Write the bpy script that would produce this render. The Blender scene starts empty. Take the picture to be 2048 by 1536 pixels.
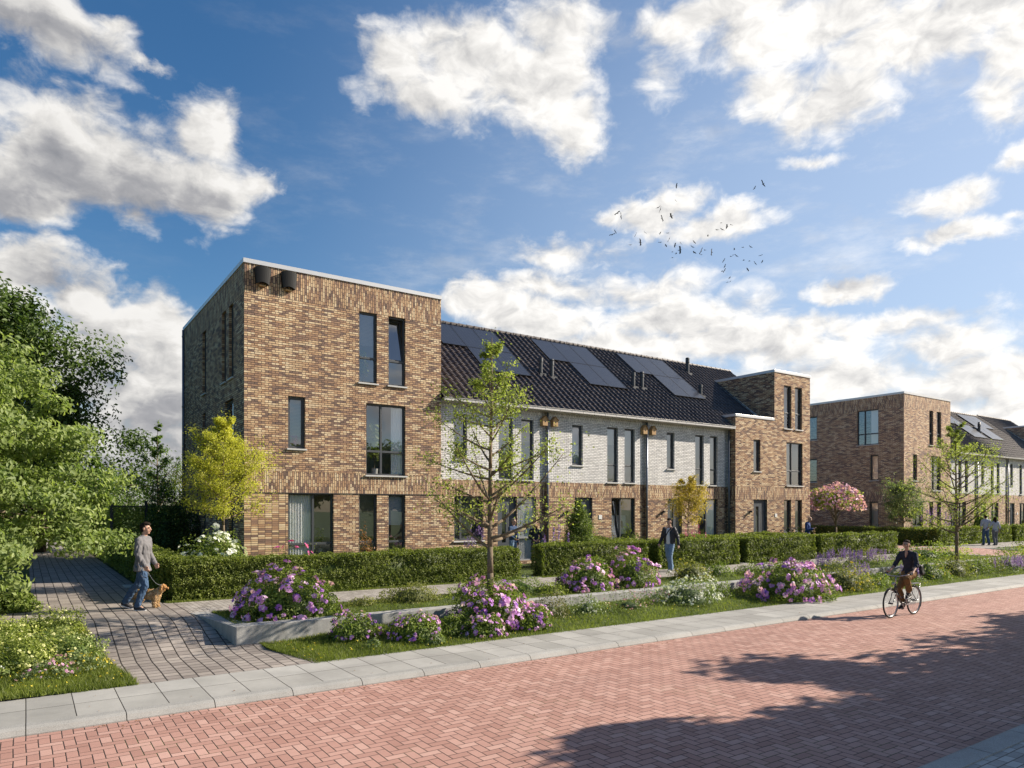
import bpy, bmesh, math, random
import numpy as np
from mathutils import Vector, Matrix, noise
from math import radians as R, sin, cos, pi

random.seed(7); rng = np.random.default_rng(11)
S = bpy.context.scene
col = S.collection

# ---------------------------------------------------------------- camera, sky, sun, exposure
cam = bpy.data.cameras.new('camera'); co = bpy.data.objects.new('camera', cam); col.objects.link(co)
cam.sensor_width = 36; cam.lens = 36*1415/2048; cam.shift_y = (1019-768)/2048
cam.clip_start = .1; cam.clip_end = 3000
co.location = (0, 0, 2.1); co.rotation_euler = (R(90), 0, R(55.5-90))
S.camera = co
SUN_EL = R(31); SUN = Vector((.941*cos(SUN_EL), -.338*cos(SUN_EL), sin(SUN_EL)))
sl = bpy.data.lights.new('sun', 'SUN'); so = bpy.data.objects.new('sun', sl); col.objects.link(so)
sl.energy = 5.0; sl.angle = R(.5); sl.color = (1, .9, .76)
so.rotation_euler = SUN.to_track_quat('Z', 'Y').to_euler(); so.location = (30, -20, 40)
S.view_settings.view_transform = 'Standard'; S.view_settings.look = 'None'
S.view_settings.exposure = .85; S.view_settings.gamma = 1
S.cycles.max_bounces = 6; S.cycles.transparent_max_bounces = 12
S.cycles.diffuse_bounces = 3; S.cycles.glossy_bounces = 3; S.cycles.transmission_bounces = 4
S.cycles.caustics_reflective = False; S.cycles.caustics_refractive = False

# ---------------------------------------------------------------- node expression helper
class G:
    """small wrapper so that shader maths can be written as expressions"""
    def __init__(s, nt): s.nt = nt
    def n(s, t, **k):
        o = s.nt.nodes.new(t)
        for a, b in k.items(): setattr(o, a, b)
        return o
    def set(s, inp, v):
        if hasattr(v, 'is_output') or isinstance(v, bpy.types.NodeSocket): s.nt.links.new(v, inp)
        else: inp.default_value = v
    def m(s, op, a, b=None, c=None, clamp=False):
        o = s.n('ShaderNodeMath', operation=op); o.use_clamp = clamp
        s.set(o.inputs[0], a)
        if b is not None: s.set(o.inputs[1], b)
        if c is not None: s.set(o.inputs[2], c)
        return o.outputs[0]
    def v(s, op, a, b=None, out=0):
        o = s.n('ShaderNodeVectorMath', operation=op); s.set(o.inputs[0], a)
        if b is not None: s.set(o.inputs[1], b)
        return o.outputs[out]
    def sep(s, a):
        o = s.n('ShaderNodeSeparateXYZ'); s.set(o.inputs[0], a); return o.outputs
    def comb(s, x, y, z=0.):
        o = s.n('ShaderNodeCombineXYZ')
        for i, q in enumerate((x, y, z)): s.set(o.inputs[i], q)
        return o.outputs[0]
    def noise(s, vec, scale, detail=3., rough=.5, out=0, dim='3D'):
        o = s.n('ShaderNodeTexNoise', noise_dimensions=dim)
        if vec is not None: s.set(o.inputs['Vector'], vec)
        o.inputs['Scale'].default_value = scale; o.inputs['Detail'].default_value = detail; o.inputs['Roughness'].default_value = rough
        return o.outputs[out]
    def ramp(s, f, stops, interp='LINEAR'):
        o = s.n('ShaderNodeValToRGB'); s.set(o.inputs[0], f); cr = o.color_ramp; cr.interpolation = interp
        while len(cr.elements) < len(stops): cr.elements.new(.5)
        for e, (p, c) in zip(cr.elements, stops):
            e.position = p; e.color = (*c, 1) if len(c) == 3 else c
        return o.outputs[0]
    def mix(s, f, a, b, mode='MIX'):
        o = s.n('ShaderNodeMix', data_type='RGBA', blend_type=mode)
        s.set(o.inputs[0], f); s.set(o.inputs[6], a if not isinstance(a, tuple) else (*a, 1)[:4]); s.set(o.inputs[7], b if not isinstance(b, tuple) else (*b, 1)[:4])
        return o.outputs[2]
    def smooth(s, x, a, b):
        o = s.n('ShaderNodeMapRange', interpolation_type='SMOOTHSTEP'); s.set(o.inputs[0], x)
        o.inputs[1].default_value = a; o.inputs[2].default_value = b; return o.outputs[0]
    def bump(s, h, strength=.5, dist=.01, normal=None):
        o = s.n('ShaderNodeBump'); s.set(o.inputs['Height'], h); o.inputs['Strength'].default_value = strength; o.inputs['Distance'].default_value = dist
        if normal is not None: s.set(o.inputs['Normal'], normal)
        return o.outputs[0]

# ---------------------------------------------------------------- world: clear sky with clouds
CLOUDS=[ (1.567,.524,.111,.033,1),(1.48,.543,.032,.014,.6),(1.442,.512,.031,.006,.45),(1.542,.418,.075,.052,1.1),(1.469,.404,.103,.058,1.1),(1.372,.458,.045,.039,1),(1.567,.362,.077,.036,1),(1.384,.397,.077,.041,1),(1.317,.407,.044,.025,.8),(1.458,.352,.033,.022,.7),(1.59,.387,.051,.044,1),(1.547,.276,.052,.033,1.1),(1.59,.252,.028,.032,.9),(1.496,.251,.047,.034,1),(1.436,.223,.048,.045,1.1),(1.425,.138,.074,.075,1.1),(1.512,.191,.078,.064,1),(1.475,.073,.086,.068,1),(1.112,.561,.062,.035,1),(1.035,.57,.091,.042,1),(.943,.54,.085,.049,1.1),(.88,.496,.049,.041,.8),(.922,.595,.084,.029,.7),(1.084,.522,.083,.032,.7),(.657,.592,.121,.028,.9),(.582,.561,.139,.038,1),(.44,.534,.127,.038,1.1),(.607,.511,.068,.03,.8),(.546,.486,.065,.038,.9),(.374,.447,.044,.033,.9),(.346,.503,.061,.053,1),(.756,.541,.04,.02,.35),(.762,.393,.057,.027,1),(.689,.357,.072,.021,.9),(.821,.394,.021,.011,.5),(.414,.321,.066,.017,.9),(.425,.358,.054,.017,.6),(.355,.328,.028,.01,.6),(.558,.425,.03,.008,.5),(.346,.391,.028,.015,.7),(.901,.351,.077,.019,.6),(.915,.307,.112,.026,.7),(1.014,.288,.067,.029,1.1),(.943,.262,.099,.036,1.1),(.81,.297,.137,.035,.75),(.742,.255,.147,.032,.85),(.831,.22,.138,.033,1),(.676,.226,.103,.035,.95),(.582,.206,.109,.028,.9),(.517,.27,.041,.018,1),(.5,.226,.107,.021,.85),(.414,.195,.077,.026,.85),(.414,.154,.077,.035,1),(.36,.149,.048,.045,1),(.523,.164,.144,.031,.9),(.389,.1,.099,.035,1),(.523,.107,.172,.038,.85),(.915,.153,.339,.055,.9),(1.323,.046,.418,.04,.8) ]
BIRDS=[ (41.6,38.0,27.2,0),(44.3,40.6,27.7,0),(41.6,39.9,26.2,1),(43.8,41.8,27.2,1),(44.1,41.9,26.6,1),(39.7,36.8,24.0,1),(44.8,32.5,26.1,1),(52.7,39.1,30.3,0),(38.0,40.8,25.2,1),(38.0,40.4,24.8,1),(43.9,47.4,27.2,0),(39.4,42.9,24.5,1),(44.1,45.0,26.2,0),(41.6,41.4,24.7,0),(42.0,43.5,24.4,0),(38.5,38.8,22.4,1),(44.1,42.1,25.4,0),(46.7,43.7,26.5,0),(43.7,40.7,24.4,1),(45.0,43.0,25.1,0),(44.8,42.1,24.5,0),(39.9,36.6,21.8,0),(46.6,42.1,25.1,0),(44.5,41.1,23.6,0),(42.1,38.5,22.2,0),(39.9,36.1,21.3,1),(47.0,43.4,24.3,0),(44.8,39.2,23.5,0),(47.2,41.1,25.0,0),(48.7,42.4,24.8,1),(47.6,40.7,24.2,1),(49.6,42.4,24.8,0),(44.9,38.0,22.9,0),(49.2,40.9,24.5,1),(45.6,38.3,24.3,0),(51.2,41.5,27.7,0),(51.1,40.8,27.1,1),(43.7,34.5,23.5,0),(43.2,35.4,23.3,0),(44.3,35.8,23.7,0),(52.5,41.1,25.5,0),(47.8,36.6,23.3,0),(50.3,37.7,24.2,0),(45.7,36.1,22.0,0),(47.9,37.6,23.0,0),(46.9,36.5,22.4,0),(47.0,35.9,21.9,0),(49.7,37.4,22.8,0),(50.1,37.1,22.6,0),(53.9,39.2,24.1,0),(51.5,37.6,23.7,0),(51.3,41.3,24.3,0),(50.7,40.7,23.5,0),(51.8,41.9,23.6,0),(48.9,39.3,22.4,0),(45.4,34.3,20.4,0),(51.1,40.5,22.5,0),(52.2,41.3,22.6,0),(51.4,41.0,22.3,0) ]

w = bpy.data.worlds.new('World'); S.world = w; w.use_nodes = True
g = G(w.node_tree); w.node_tree.nodes.clear()
sky = g.n('ShaderNodeTexSky', sky_type='NISHITA'); sky.sun_disc = False; sky.sun_elevation = SUN_EL
sky.sun_rotation = math.atan2(SUN.x, SUN.y); sky.air_density = 1.0; sky.dust_density = 1.2; sky.ozone_density = 2.0
tc = g.n('ShaderNodeTexCoord').outputs['Generated']
x_, y_, z_ = g.sep(tc)
wn = g.noise(tc, 7., 3., .55, out=1)
wn2 = g.noise(tc, 22., 6., .65, out=1)
az = g.m('ARCTAN2', g.m('ABSOLUTE', y_), x_); el = g.m('ARCSINE', z_)
P = g.comb(az, el)
P = g.v('ADD', P, g.v('MULTIPLY', g.v('SUBTRACT', wn, (.5, .5, .5)), (.10, .06, 0)))
P = g.v('ADD', P, g.v('MULTIPLY', g.v('SUBTRACT', wn2, (.5, .5, .5)), (.05, .036, 0)))
field = None; low = None
for (a, e, ra, re, wt) in CLOUDS:
    q = g.v('MULTIPLY', g.v('SUBTRACT', P, (a, e, 0)), (1/ra/1.22, 1/re/1.22, 0))
    d = g.m('MULTIPLY_ADD', g.v('LENGTH', q, out=1), -wt, wt)
    field = d if field is None else g.m('SMOOTH_MAX', field, d, .12)
    if a > 1.25 and ra > .05:   # grey undersides of the big clouds on the left
        lo = g.m('MULTIPLY', g.m('MAXIMUM', d, 0.), g.m('SUBTRACT', .25, g.sep(q)[1]))
        low = lo if low is None else g.m('MAXIMUM', low, lo)
pv = g.v('MULTIPLY', tc, (1, 1, 1.7))
billow = g.v('ADD', pv, g.v('MULTIPLY', g.v('SUBTRACT', g.noise(pv, 16., 2., .5, out=1), (.5, .5, .5)), (.05, .05, .05)))
fb = g.noise(billow, 13., 10., .58)
fb2 = g.noise(g.v('ADD', billow, (.014, -.006, .020)), 13., 10., .58)
wisp = g.noise(g.v('MULTIPLY', tc, (1, 1, 3.2)), 5., 8., .65)
dens = g.m('ADD', field, g.m('MULTIPLY', g.m('SUBTRACT', fb, .5), 1.75))
alpha = g.m('POWER', g.smooth(dens, -.06, .56), .9)
hazew = g.m('MULTIPLY', g.smooth(wisp, .48, .78), g.smooth(x_, -.1, .9))
alpha = g.m('MAXIMUM', alpha, g.m('MULTIPLY', hazew, .5), clamp=True)
lit = g.m('MULTIPLY_ADD', g.m('SUBTRACT', fb, fb2), 1.7, .83)
lit = g.m('SUBTRACT', lit, g.m('MULTIPLY', g.smooth(low, .0, .42), .5), clamp=True)
lit = g.m('SUBTRACT', lit, g.m('MULTIPLY', g.smooth(dens, .5, 1.3), g.m('MULTIPLY', g.smooth(g.noise(pv, 5., 2.), .4, .65), .10)), clamp=True)
ccol = g.ramp(lit, [(0., (.30, .31, .34)), (.35, (.44, .44, .46)), (.62, (.66, .65, .64)), (.85, (.86, .84, .81)), (1., (.98, .96, .93))])
side = g.smooth(x_, -.05, .95)
skyc = g.n('ShaderNodeHueSaturation'); skyc.inputs['Saturation'].default_value = 1.32
g.set(skyc.inputs['Color'], sky.outputs[0])
hz = g.m('MULTIPLY', g.smooth(x_, .15, .95), g.m('SUBTRACT', 1., g.smooth(z_, .35, 1.)))
bg1 = g.n('ShaderNodeBackground'); g.set(bg1.inputs[0], g.mix(g.m('MULTIPLY', hz, .6), skyc.outputs[0], (4.6, 5.6, 7.2))); g.set(bg1.inputs[1], .072)
bg2 = g.n('ShaderNodeBackground'); g.set(bg2.inputs[0], ccol); g.set(bg2.inputs[1], g.m('MULTIPLY_ADD', side, .13, .52))
mx = g.n('ShaderNodeMixShader'); g.set(mx.inputs[0], alpha)
g.nt.links.new(bg1.outputs[0], mx.inputs[1]); g.nt.links.new(bg2.outputs[0], mx.inputs[2])
ow = g.n('ShaderNodeOutputWorld'); g.nt.links.new(mx.outputs[0], ow.inputs[0])
w.cycles.sampling_method = 'MANUAL'; w.cycles.sample_map_resolution = 512

# ---------------------------------------------------------------- materials
MATS = {}
def mat(name):
    def deco(f):
        m = bpy.data.materials.new(name); m.use_nodes = True
        nt = m.node_tree; b = nt.nodes['Principled BSDF']; b.inputs['Roughness'].default_value = .75
        b.inputs['Specular IOR Level'].default_value = .3
        f(G(nt), b, nt); MATS[name] = m; return f
    return deco
def plain(name, colr, rough=.7, metal=0., spec=.3, var=.15, scale=6., bump=0.):
    m = bpy.data.materials.new(name); m.use_nodes = True; gg = G(m.node_tree); b = m.node_tree.nodes['Principled BSDF']
    oc = gg.n('ShaderNodeTexCoord').outputs['Object']
    nz = gg.noise(oc, scale, 5., .6)
    c = gg.mix(nz, tuple(v*(1-var) for v in colr), tuple(min(1, v*(1+var)) for v in colr))
    gg.set(b.inputs['Base Color'], c); b.inputs['Roughness'].default_value = rough; b.inputs['Metallic'].default_value = metal
    b.inputs['Specular IOR Level'].default_value = spec
    if bump: gg.set(b.inputs['Normal'], gg.bump(gg.noise(oc, scale*8, 4.), bump, .01))
    MATS[name] = m; return m

def brickmat(name, ramp, mort, bw, rh, ms, bumpd=.012, offset=.5):
    @mat(name)
    def f(g, b, nt):
        uv = g.n('ShaderNodeUVMap').outputs[0]
        br = g.n('ShaderNodeTexBrick', offset=offset); br.inputs['Scale'].default_value = 1
        br.inputs['Color1'].default_value = (0, 0, 0, 1); br.inputs['Color2'].default_value = (1, 1, 1, 1); br.inputs['Mortar'].default_value = (.5, .5, .5, 1)
        br.inputs['Brick Width'].default_value = bw; br.inputs['Row Height'].default_value = rh; br.inputs['Mortar Size'].default_value = ms; br.inputs['Mortar Smooth'].default_value = .1
        g.set(br.inputs['Vector'], uv)
        ux, uy, _ = g.sep(uv); row = g.m('FLOOR', g.m('DIVIDE', uy, rh)); off = g.m('MULTIPLY', g.m('FLOORED_MODULO', row, 2.), -offset)
        wn_ = g.n('ShaderNodeTexWhiteNoise', noise_dimensions='2D'); g.set(wn_.inputs[0], g.comb(g.m('FLOOR', g.m('ADD', g.m('DIVIDE', ux, bw), g.m('ADD', off, 1.))), row))
        t = g.m('ADD', g.m('MULTIPLY_ADD', wn_.outputs[0], 1.06, -.03), g.m('MULTIPLY', g.m('SUBTRACT', g.noise(uv, .8, 4.), .5), .2), clamp=True)
        c = g.ramp(t, ramp)
        c = g.mix(.5, c, g.mix(g.noise(uv, 30., 4.), (.7, .7, .7), (1.3, 1.3, 1.3)), 'MULTIPLY')
        c = g.mix(br.outputs[1], c, mort)
        c = g.mix(1., c, g.ramp(g.noise(g.v('MULTIPLY', uv, (1.6, .35, 1)), 1.5, 5., .65), [(.3, (.84, .84, .85)), (.65, (1.08, 1.08, 1.07))]), 'MULTIPLY')
        g.set(b.inputs['Base Color'], c); b.inputs['Roughness'].default_value = .85
        h = g.m('ADD', g.m('SUBTRACT', 1., br.outputs[1]), g.m('MULTIPLY', g.m('ADD', t, g.noise(uv, 60., 3.)), .22))
        g.set(b.inputs['Normal'], g.bump(h, .55, bumpd))
BR = [(0., (.19, .125, .10)), (.2, (.30, .185, .13)), (.38, (.41, .245, .145)), (.52, (.49, .305, .178)), (.68, (.57, .385, .23)), (.85, (.65, .475, .295)), (1., (.73, .57, .38))]
brickmat('brick', BR, (.06, .048, .042), .21, .066, .0095)
brickmat('brick_stack', BR, (.07, .055, .047), .21, .066, .008, offset=0.)
brickmat('white_brick', [(0., (.64, .62, .595)), (.5, (.78, .755, .725)), (1., (.86, .84, .81))], (.20, .20, .22), .22, .066, .0095)
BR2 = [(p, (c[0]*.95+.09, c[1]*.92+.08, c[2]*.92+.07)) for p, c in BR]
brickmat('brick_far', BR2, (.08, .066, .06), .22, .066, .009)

@mat('road_brick')
def f(g, b, nt):
    pos = g.n('ShaderNodeNewGeometry').outputs['Position']
    wob = g.v('MULTIPLY', g.v('SUBTRACT', g.noise(pos, .5, 2., out=1), (.5, .5, .5)), (.05, .05, 0))
    p = g.v('MULTIPLY', g.v('ADD', pos, wob), (1/.112, 1/.112, 0))
    x, y, _ = g.sep(p)
    i = g.m('FLOOR', x); j = g.m('FLOOR', y); fx = g.m('SUBTRACT', x, i); fy = g.m('SUBTRACT', y, j)
    k = g.m('FLOORED_MODULO', g.m('SUBTRACT', i, j), 4.)
    is0 = g.m('COMPARE', k, 0., .1); is1 = g.m('COMPARE', k, 1., .1); is2 = g.m('COMPARE', k, 2., .1); is3 = g.m('COMPARE', k, 3., .1)
    gx, gy = g.m('SUBTRACT', 1., fx), g.m('SUBTRACT', 1., fy)
    l = g.m('ADD', fx, is1); r = g.m('ADD', gx, is0); bt = g.m('ADD', fy, is2); tp = g.m('ADD', gy, is3)
    d = g.m('MINIMUM', g.m('MINIMUM', l, r), g.m('MINIMUM', bt, tp))
    bid = g.comb(g.m('SUBTRACT', i, is1), g.m('SUBTRACT', j, is2))
    wnz = g.n('ShaderNodeTexWhiteNoise', noise_dimensions='2D'); g.set(wnz.inputs[0], bid); rv = wnz.outputs[0]
    c = g.ramp(rv, [(0., (.345, .190, .152)), (.3, (.395, .225, .182)), (.7, (.435, .255, .208)), (1., (.49, .305, .252))])
    c = g.mix(1., c, g.ramp(g.noise(g.v('MULTIPLY', pos, (.35, 1.3, 1)), .9, 6., .65), [(.3, (.88, .87, .87)), (.7, (1.08, 1.07, 1.06))]), 'MULTIPLY')
    c = g.mix(1., c, g.ramp(g.noise(pos, 240., 2., .7), [(.3, (.82, .82, .82)), (.7, (1.16, 1.16, 1.16))]), 'MULTIPLY')
    dn = g.m('ADD', d, g.m('MULTIPLY', g.m('SUBTRACT', g.noise(pos, 40., 3.), .5), .05))
    joint = g.m('SUBTRACT', 1., g.smooth(dn, .022, .075))
    jc = g.mix(g.smooth(g.noise(pos, 1.3, 3.), .55, .7), (.055, .038, .032), (.07, .075, .03))
    c = g.mix(joint, c, jc)
    g.set(b.inputs['Base Color'], c); b.inputs['Roughness'].default_value = .8
    tilt = g.m('MULTIPLY', g.m('ADD', g.m('MULTIPLY', fx, g.m('SUBTRACT', rv, .5)), rv), .25)
    h = g.m('ADD', g.m('SUBTRACT', 1., joint), g.m('ADD', tilt, g.m('MULTIPLY', g.noise(pos, 150., 3.), .2)))
    g.set(b.inputs['Normal'], g.bump(h, .6, .006))

def paver(name, cols, bw, rh, swap, mort, ms, offset=.5, wobble=.02, speck=.15):
    @mat(name)
    def f(g, b, nt):
        pos = g.n('ShaderNodeNewGeometry').outputs['Position']
        x, y, _ = g.sep(g.v('ADD', pos, g.v('MULTIPLY', g.v('SUBTRACT', g.noise(pos, .8, 2., out=1), (.5, .5, .5)), (wobble*2, wobble*2, 0))))
        p = g.comb(y, x) if swap else g.comb(x, y)
        br = g.n('ShaderNodeTexBrick', offset=offset); br.inputs['Scale'].default_value = 1
        br.inputs['Color1'].default_value = (0, 0, 0, 1); br.inputs['Color2'].default_value = (1, 1, 1, 1)
        br.inputs['Brick Width'].default_value = bw; br.inputs['Row Height'].default_value = rh; br.inputs['Mortar Size'].default_value = ms; br.inputs['Mortar Smooth'].default_value = .3
        g.set(br.inputs['Vector'], p)
        t = g.sep(br.outputs[0])[0]
        c = g.ramp(t, cols)
        c = g.mix(1., c, g.ramp(g.noise(pos, 1.1, 5., .65), [(.3, (.8, .8, .8)), (.7, (1.16, 1.16, 1.16))]), 'MULTIPLY')
        c = g.mix(1., c, g.ramp(g.noise(pos, 170., 3., .7), [(.3, (1-speck,)*3), (.7, (1+speck,)*3)]), 'MULTIPLY')
        c = g.mix(br.outputs[1], c, mort)
        g.set(b.inputs['Base Color'], c)
        h = g.m('ADD', g.m('SUBTRACT', 1., br.outputs[1]), g.m('MULTIPLY', g.m('ADD', t, g.noise(pos, 90., 3.)), .2))
        g.set(b.inputs['Normal'], g.bump(h, .6, .006))
paver('path_paver', [(0., (.22, .19, .17)), (.5, (.28, .245, .22)), (1., (.34, .30, .265))], .21, .21, True, (.035, .03, .027), .012)
paver('path_paver_fine', [(0., (.26, .235, .21)), (.5, (.33, .30, .27)), (1., (.39, .36, .325))], .21, .105, True, (.09, .08, .07), .006)
paver('slab', [(0., (.295, .287, .265)), (.5, (.34, .33, .305)), (1., (.385, .375, .35))], .5, .655, False, (.035, .033, .03), .007, offset=0., wobble=.004, speck=.1)
paver('near_paver', [(0., (.30, .29, .27)), (.5, (.38, .37, .34)), (1., (.46, .45, .42))], .21, .105, False, (.12, .11, .10), .007)
paver('garden_slab', [(0., (.42, .41, .39)), (1., (.5, .49, .46))], .6, .4, True, (.1, .1, .09), .01)
paver('kerb_stone', [(0., (.29, .283, .265)), (1., (.345, .337, .315))], 1.0, 5., False, (.03, .03, .03), .006, offset=0., wobble=.0, speck=.45)

@mat('concrete')
def f(g, b, nt):
    pos = g.n('ShaderNodeNewGeometry').outputs['Position']
    st = g.noise(g.v('MULTIPLY', pos, (3, 3, .7)), 2.5, 5., .65)
    c = g.ramp(st, [(.25, (.22, .215, .205)), (.5, (.34, .335, .32)), (.75, (.44, .43, .41))])
    c = g.mix(1., c, g.ramp(g.noise(pos, 60., 3.), [(.3, (.88,)*3), (.7, (1.1,)*3)]), 'MULTIPLY')
    g.set(b.inputs['Base Color'], c); g.set(b.inputs['Normal'], g.bump(g.noise(pos, 35., 5.), .3, .008))
@mat('grass')
def f(g, b, nt):
    pos = g.n('ShaderNodeNewGeometry').outputs['Position']
    n1 = g.noise(pos, 1.6, 5., .65); n2 = g.noise(pos, 45., 4., .7)
    c = g.ramp(g.m('ADD', g.m('MULTIPLY', n1, .5), g.m('MULTIPLY', n2, .5)), [(.3, (.022, .03, .008)), (.5, (.06, .09, .018)), (.62, (.12, .155, .03)), (.75, (.15, .14, .05))])
    g.set(b.inputs['Base Color'], c); b.inputs['Roughness'].default_value = .9
    g.set(b.inputs['Normal'], g.bump(n2, .9, .03))
@mat('roof_tile')
def f(g, b, nt):
    uv = g.n('ShaderNodeUVMap').outputs[0]
    x, y, _ = g.sep(uv)
    idx = g.comb(g.m('FLOOR', x), g.m('FLOOR', y))
    wnz = g.n('ShaderNodeTexWhiteNoise', noise_dimensions='2D'); g.set(wnz.inputs[0], idx)
    pos = g.n('ShaderNodeNewGeometry').outputs['Position']
    c = g.ramp(g.m('ADD', g.m('MULTIPLY', wnz.outputs[0], .6), g.m('MULTIPLY', g.noise(pos, 5., 5.), .4)), [(.1, (.045, .036, .035)), (.5, (.062, .049, .046)), (.9, (.10, .08, .07))])
    g.set(b.inputs['Base Color'], c); b.inputs['Roughness'].default_value = .5; b.inputs['Specular IOR Level'].default_value = .45
@mat('roof_tile_brown')
def f(g, b, nt):
    pos = g.n('ShaderNodeNewGeometry').outputs['Position']
    c = g.ramp(g.noise(pos, 5., 5.), [(.3, (.12, .095, .08)), (.7, (.19, .155, .13))])
    g.set(b.inputs['Base Color'], c); b.inputs['Roughness'].default_value = .6
@mat('solar_cell')
def f(g, b, nt):
    uv = g.n('ShaderNodeUVMap').outputs[0]
    br = g.n('ShaderNodeTexBrick', offset=0.); br.inputs['Scale'].default_value = 1
    br.inputs['Brick Width'].default_value = .16; br.inputs['Row Height'].default_value = .16; br.inputs['Mortar Size'].default_value = .004
    br.inputs['Color1'].default_value = (.018, .022, .035, 1); br.inputs['Color2'].default_value = (.022, .027, .042, 1); br.inputs['Mortar'].default_value = (.09, .1, .12, 1)
    g.set(br.inputs['Vector'], uv); g.set(b.inputs['Base Color'], br.outputs[0]); b.inputs['Roughness'].default_value = .3; b.inputs['Specular IOR Level'].default_value = .3
@mat('glass')
def f(g, b, nt):
    nt.nodes.remove(b)
    ge = g.n('ShaderNodeNewGeometry'); pos = ge.outputs['Position']
    cs = g.m('ABSOLUTE', g.v('DOT_PRODUCT', ge.outputs['Normal'], ge.outputs['Incoming'], out=1))
    fz = g.m('MULTIPLY_ADD', g.m('POWER', g.m('SUBTRACT', 1., cs, clamp=True), 5.), .95, .045)
    nrm = g.bump(g.noise(pos, .9, 1.), .05, .05)
    gl = g.n('ShaderNodeBsdfGlossy'); gl.inputs['Roughness'].default_value = .01; gl.inputs['Color'].default_value = (.93, .95, 1, 1); g.set(gl.inputs['Normal'], nrm)
    tr = g.n('ShaderNodeBsdfTransparent'); tr.inputs[0].default_value = (.93, .95, .96, 1)
    ms = g.n('ShaderNodeMixShader'); g.set(ms.inputs[0], g.m('MULTIPLY_ADD', fz, 1.3, .14, clamp=True))
    nt.links.new(tr.outputs[0], ms.inputs[1]); nt.links.new(gl.outputs[0], ms.inputs[2])
    nt.links.new(ms.outputs[0], nt.nodes['Material Output'].inputs[0])
@mat('curtain')
def f(g, b, nt):
    g.set(b.inputs['Base Color'], (.88, .88, .87, 1)); b.inputs['Roughness'].default_value = .9
plain('frame', (.060, .066, .074), .45, 0, .5, .08)
plain('frame_beige', (.30, .27, .23), .5, 0, .4, .06)
plain('panel_grey', (.28, .29, .30), .5, 0, .4, .05)
plain('door', (.075, .085, .10), .4, 0, .5, .06)
plain('sill', (.55, .54, .52), .7, 0, .3, .1)
plain('coping', (.62, .62, .63), .4, .3, .5, .05)
plain('gutter', (.50, .48, .46), .45, .2, .4, .06)
plain('vent_grey', (.05, .055, .062), .5, .1, .4, .1)
plain('zinc', (.16, .18, .22), .4, .5, .5, .1)
plain('dark_metal', (.035, .037, .042), .45, .2, .5, .1)
plain('black_plastic', (.012, .012, .013), .6, 0, .25, .1)
plain('wood', (.42, .26, .12), .6, 0, .3, .2, 20)
plain('room_wall', (.68, .67, .65), .9, 0, .1, .04)
plain('room_dark', (.16, .15, .14), .9, 0, .1, .1)
plain('room_floor', (.25, .18, .12), .6, 0, .2, .1)
plain('blind', (.34, .37, .43), .7, 0, .2, .05)
plain('blind_light', (.62, .62, .62), .7, 0, .2, .05)
plain('plate', (.75, .75, .73), .5, 0, .3, .02)
plain('soil', (.05, .04, .03), .95, 0, .1, .3)
plain('pot', (.55, .53, .5), .6, 0, .3, .05)
plain('bark', (.19, .15, .105), .9, 0, .1, .35, 14, .6)
plain('bark_dark', (.07, .055, .042), .9, 0, .1, .3, 14, .6)
plain('skin', (.52, .30, .21), .55, 0, .4, .06, 12)
plain('skin_tan', (.36, .19, .125), .55, 0, .4, .06, 12)
plain('hair_dark', (.022, .014, .010), .8, 0, .15, .3, 60, .5)
plain('hair_blond', (.40, .25, .11), .5, 0, .5, .3, 60, .5)
plain('hair_grey', (.20, .16, .14), .7, 0, .2, .2, 60)
plain('eye', (.02, .016, .014), .2, 0, .5, .05)
plain('lips', (.33, .11, .09), .5, 0, .4, .05)
plain('grey_knit', (.165, .16, .165), .9, 0, .15, .12, 30, .3)
plain('denim', (.055, .095, .165), .85, 0, .15, .4, 9, .3)
plain('denim_light', (.17, .25, .36), .85, 0, .15, .3, 9, .3)
plain('denim_jacket', (.05, .08, .15), .85, 0, .15, .3, 9, .3)
plain('grey_jeans', (.13, .135, .15), .85, 0, .15, .3, 9, .3)
plain('leather_jacket', (.030, .028, .036), .5, 0, .4, .2, 14, .3)
plain('white_shirt', (.62, .63, .66), .85, 0, .2, .05)
plain('light_shirt', (.36, .39, .45), .85, 0, .2, .1, 14)
plain('blue_sweater', (.035, .065, .19), .85, 0, .2, .15, 20)
plain('light_blue_shirt', (.18, .30, .50), .85, 0, .2, .1)
plain('red_trousers', (.42, .09, .10), .85, 0, .2, .1)
plain('charcoal_top', (.035, .036, .048), .85, 0, .2, .15, 14)
plain('ochre_trousers', (.21, .115, .045), .85, 0, .2, .2, 14)
plain('tweed', (.12, .11, .125), .9, 0, .1, .4, 60)
plain('black_leather', (.012, .012, .014), .5, 0, .3, .2)
plain('grey_bag', (.16, .17, .19), .6, 0, .3, .2)
plain('sneaker', (.035, .035, .04), .7, 0, .3, .3, 40)
plain('sneaker_white', (.6, .6, .6), .6, 0, .3, .1)
plain('sole', (.7, .7, .7), .6, 0, .3, .05)
plain('dog_fur', (.50, .27, .105), .9, 0, .15, .45, 14, .8)
plain('dog_fur_pale', (.66, .47, .27), .9, 0, .15, .3, 18, .8)
plain('rubber', (.018, .018, .018), .7, 0, .3, .1)
plain('chrome', (.42, .42, .44), .32, 1., .5, .05)
plain('bike_paint', (.02, .024, .034), .3, 0, .6, .05)
plain('saddle', (.45, .43, .4), .5, 0, .4, .1)
plain('bird_black', (.03, .026, .024), .8, 0, .2, .2)
plain('art_brown', (.20, .10, .06), .8, 0, .2, .3, 9)
plain('leaf_core', (.012, .02, .006), .95, 0, .05, .3)

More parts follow.
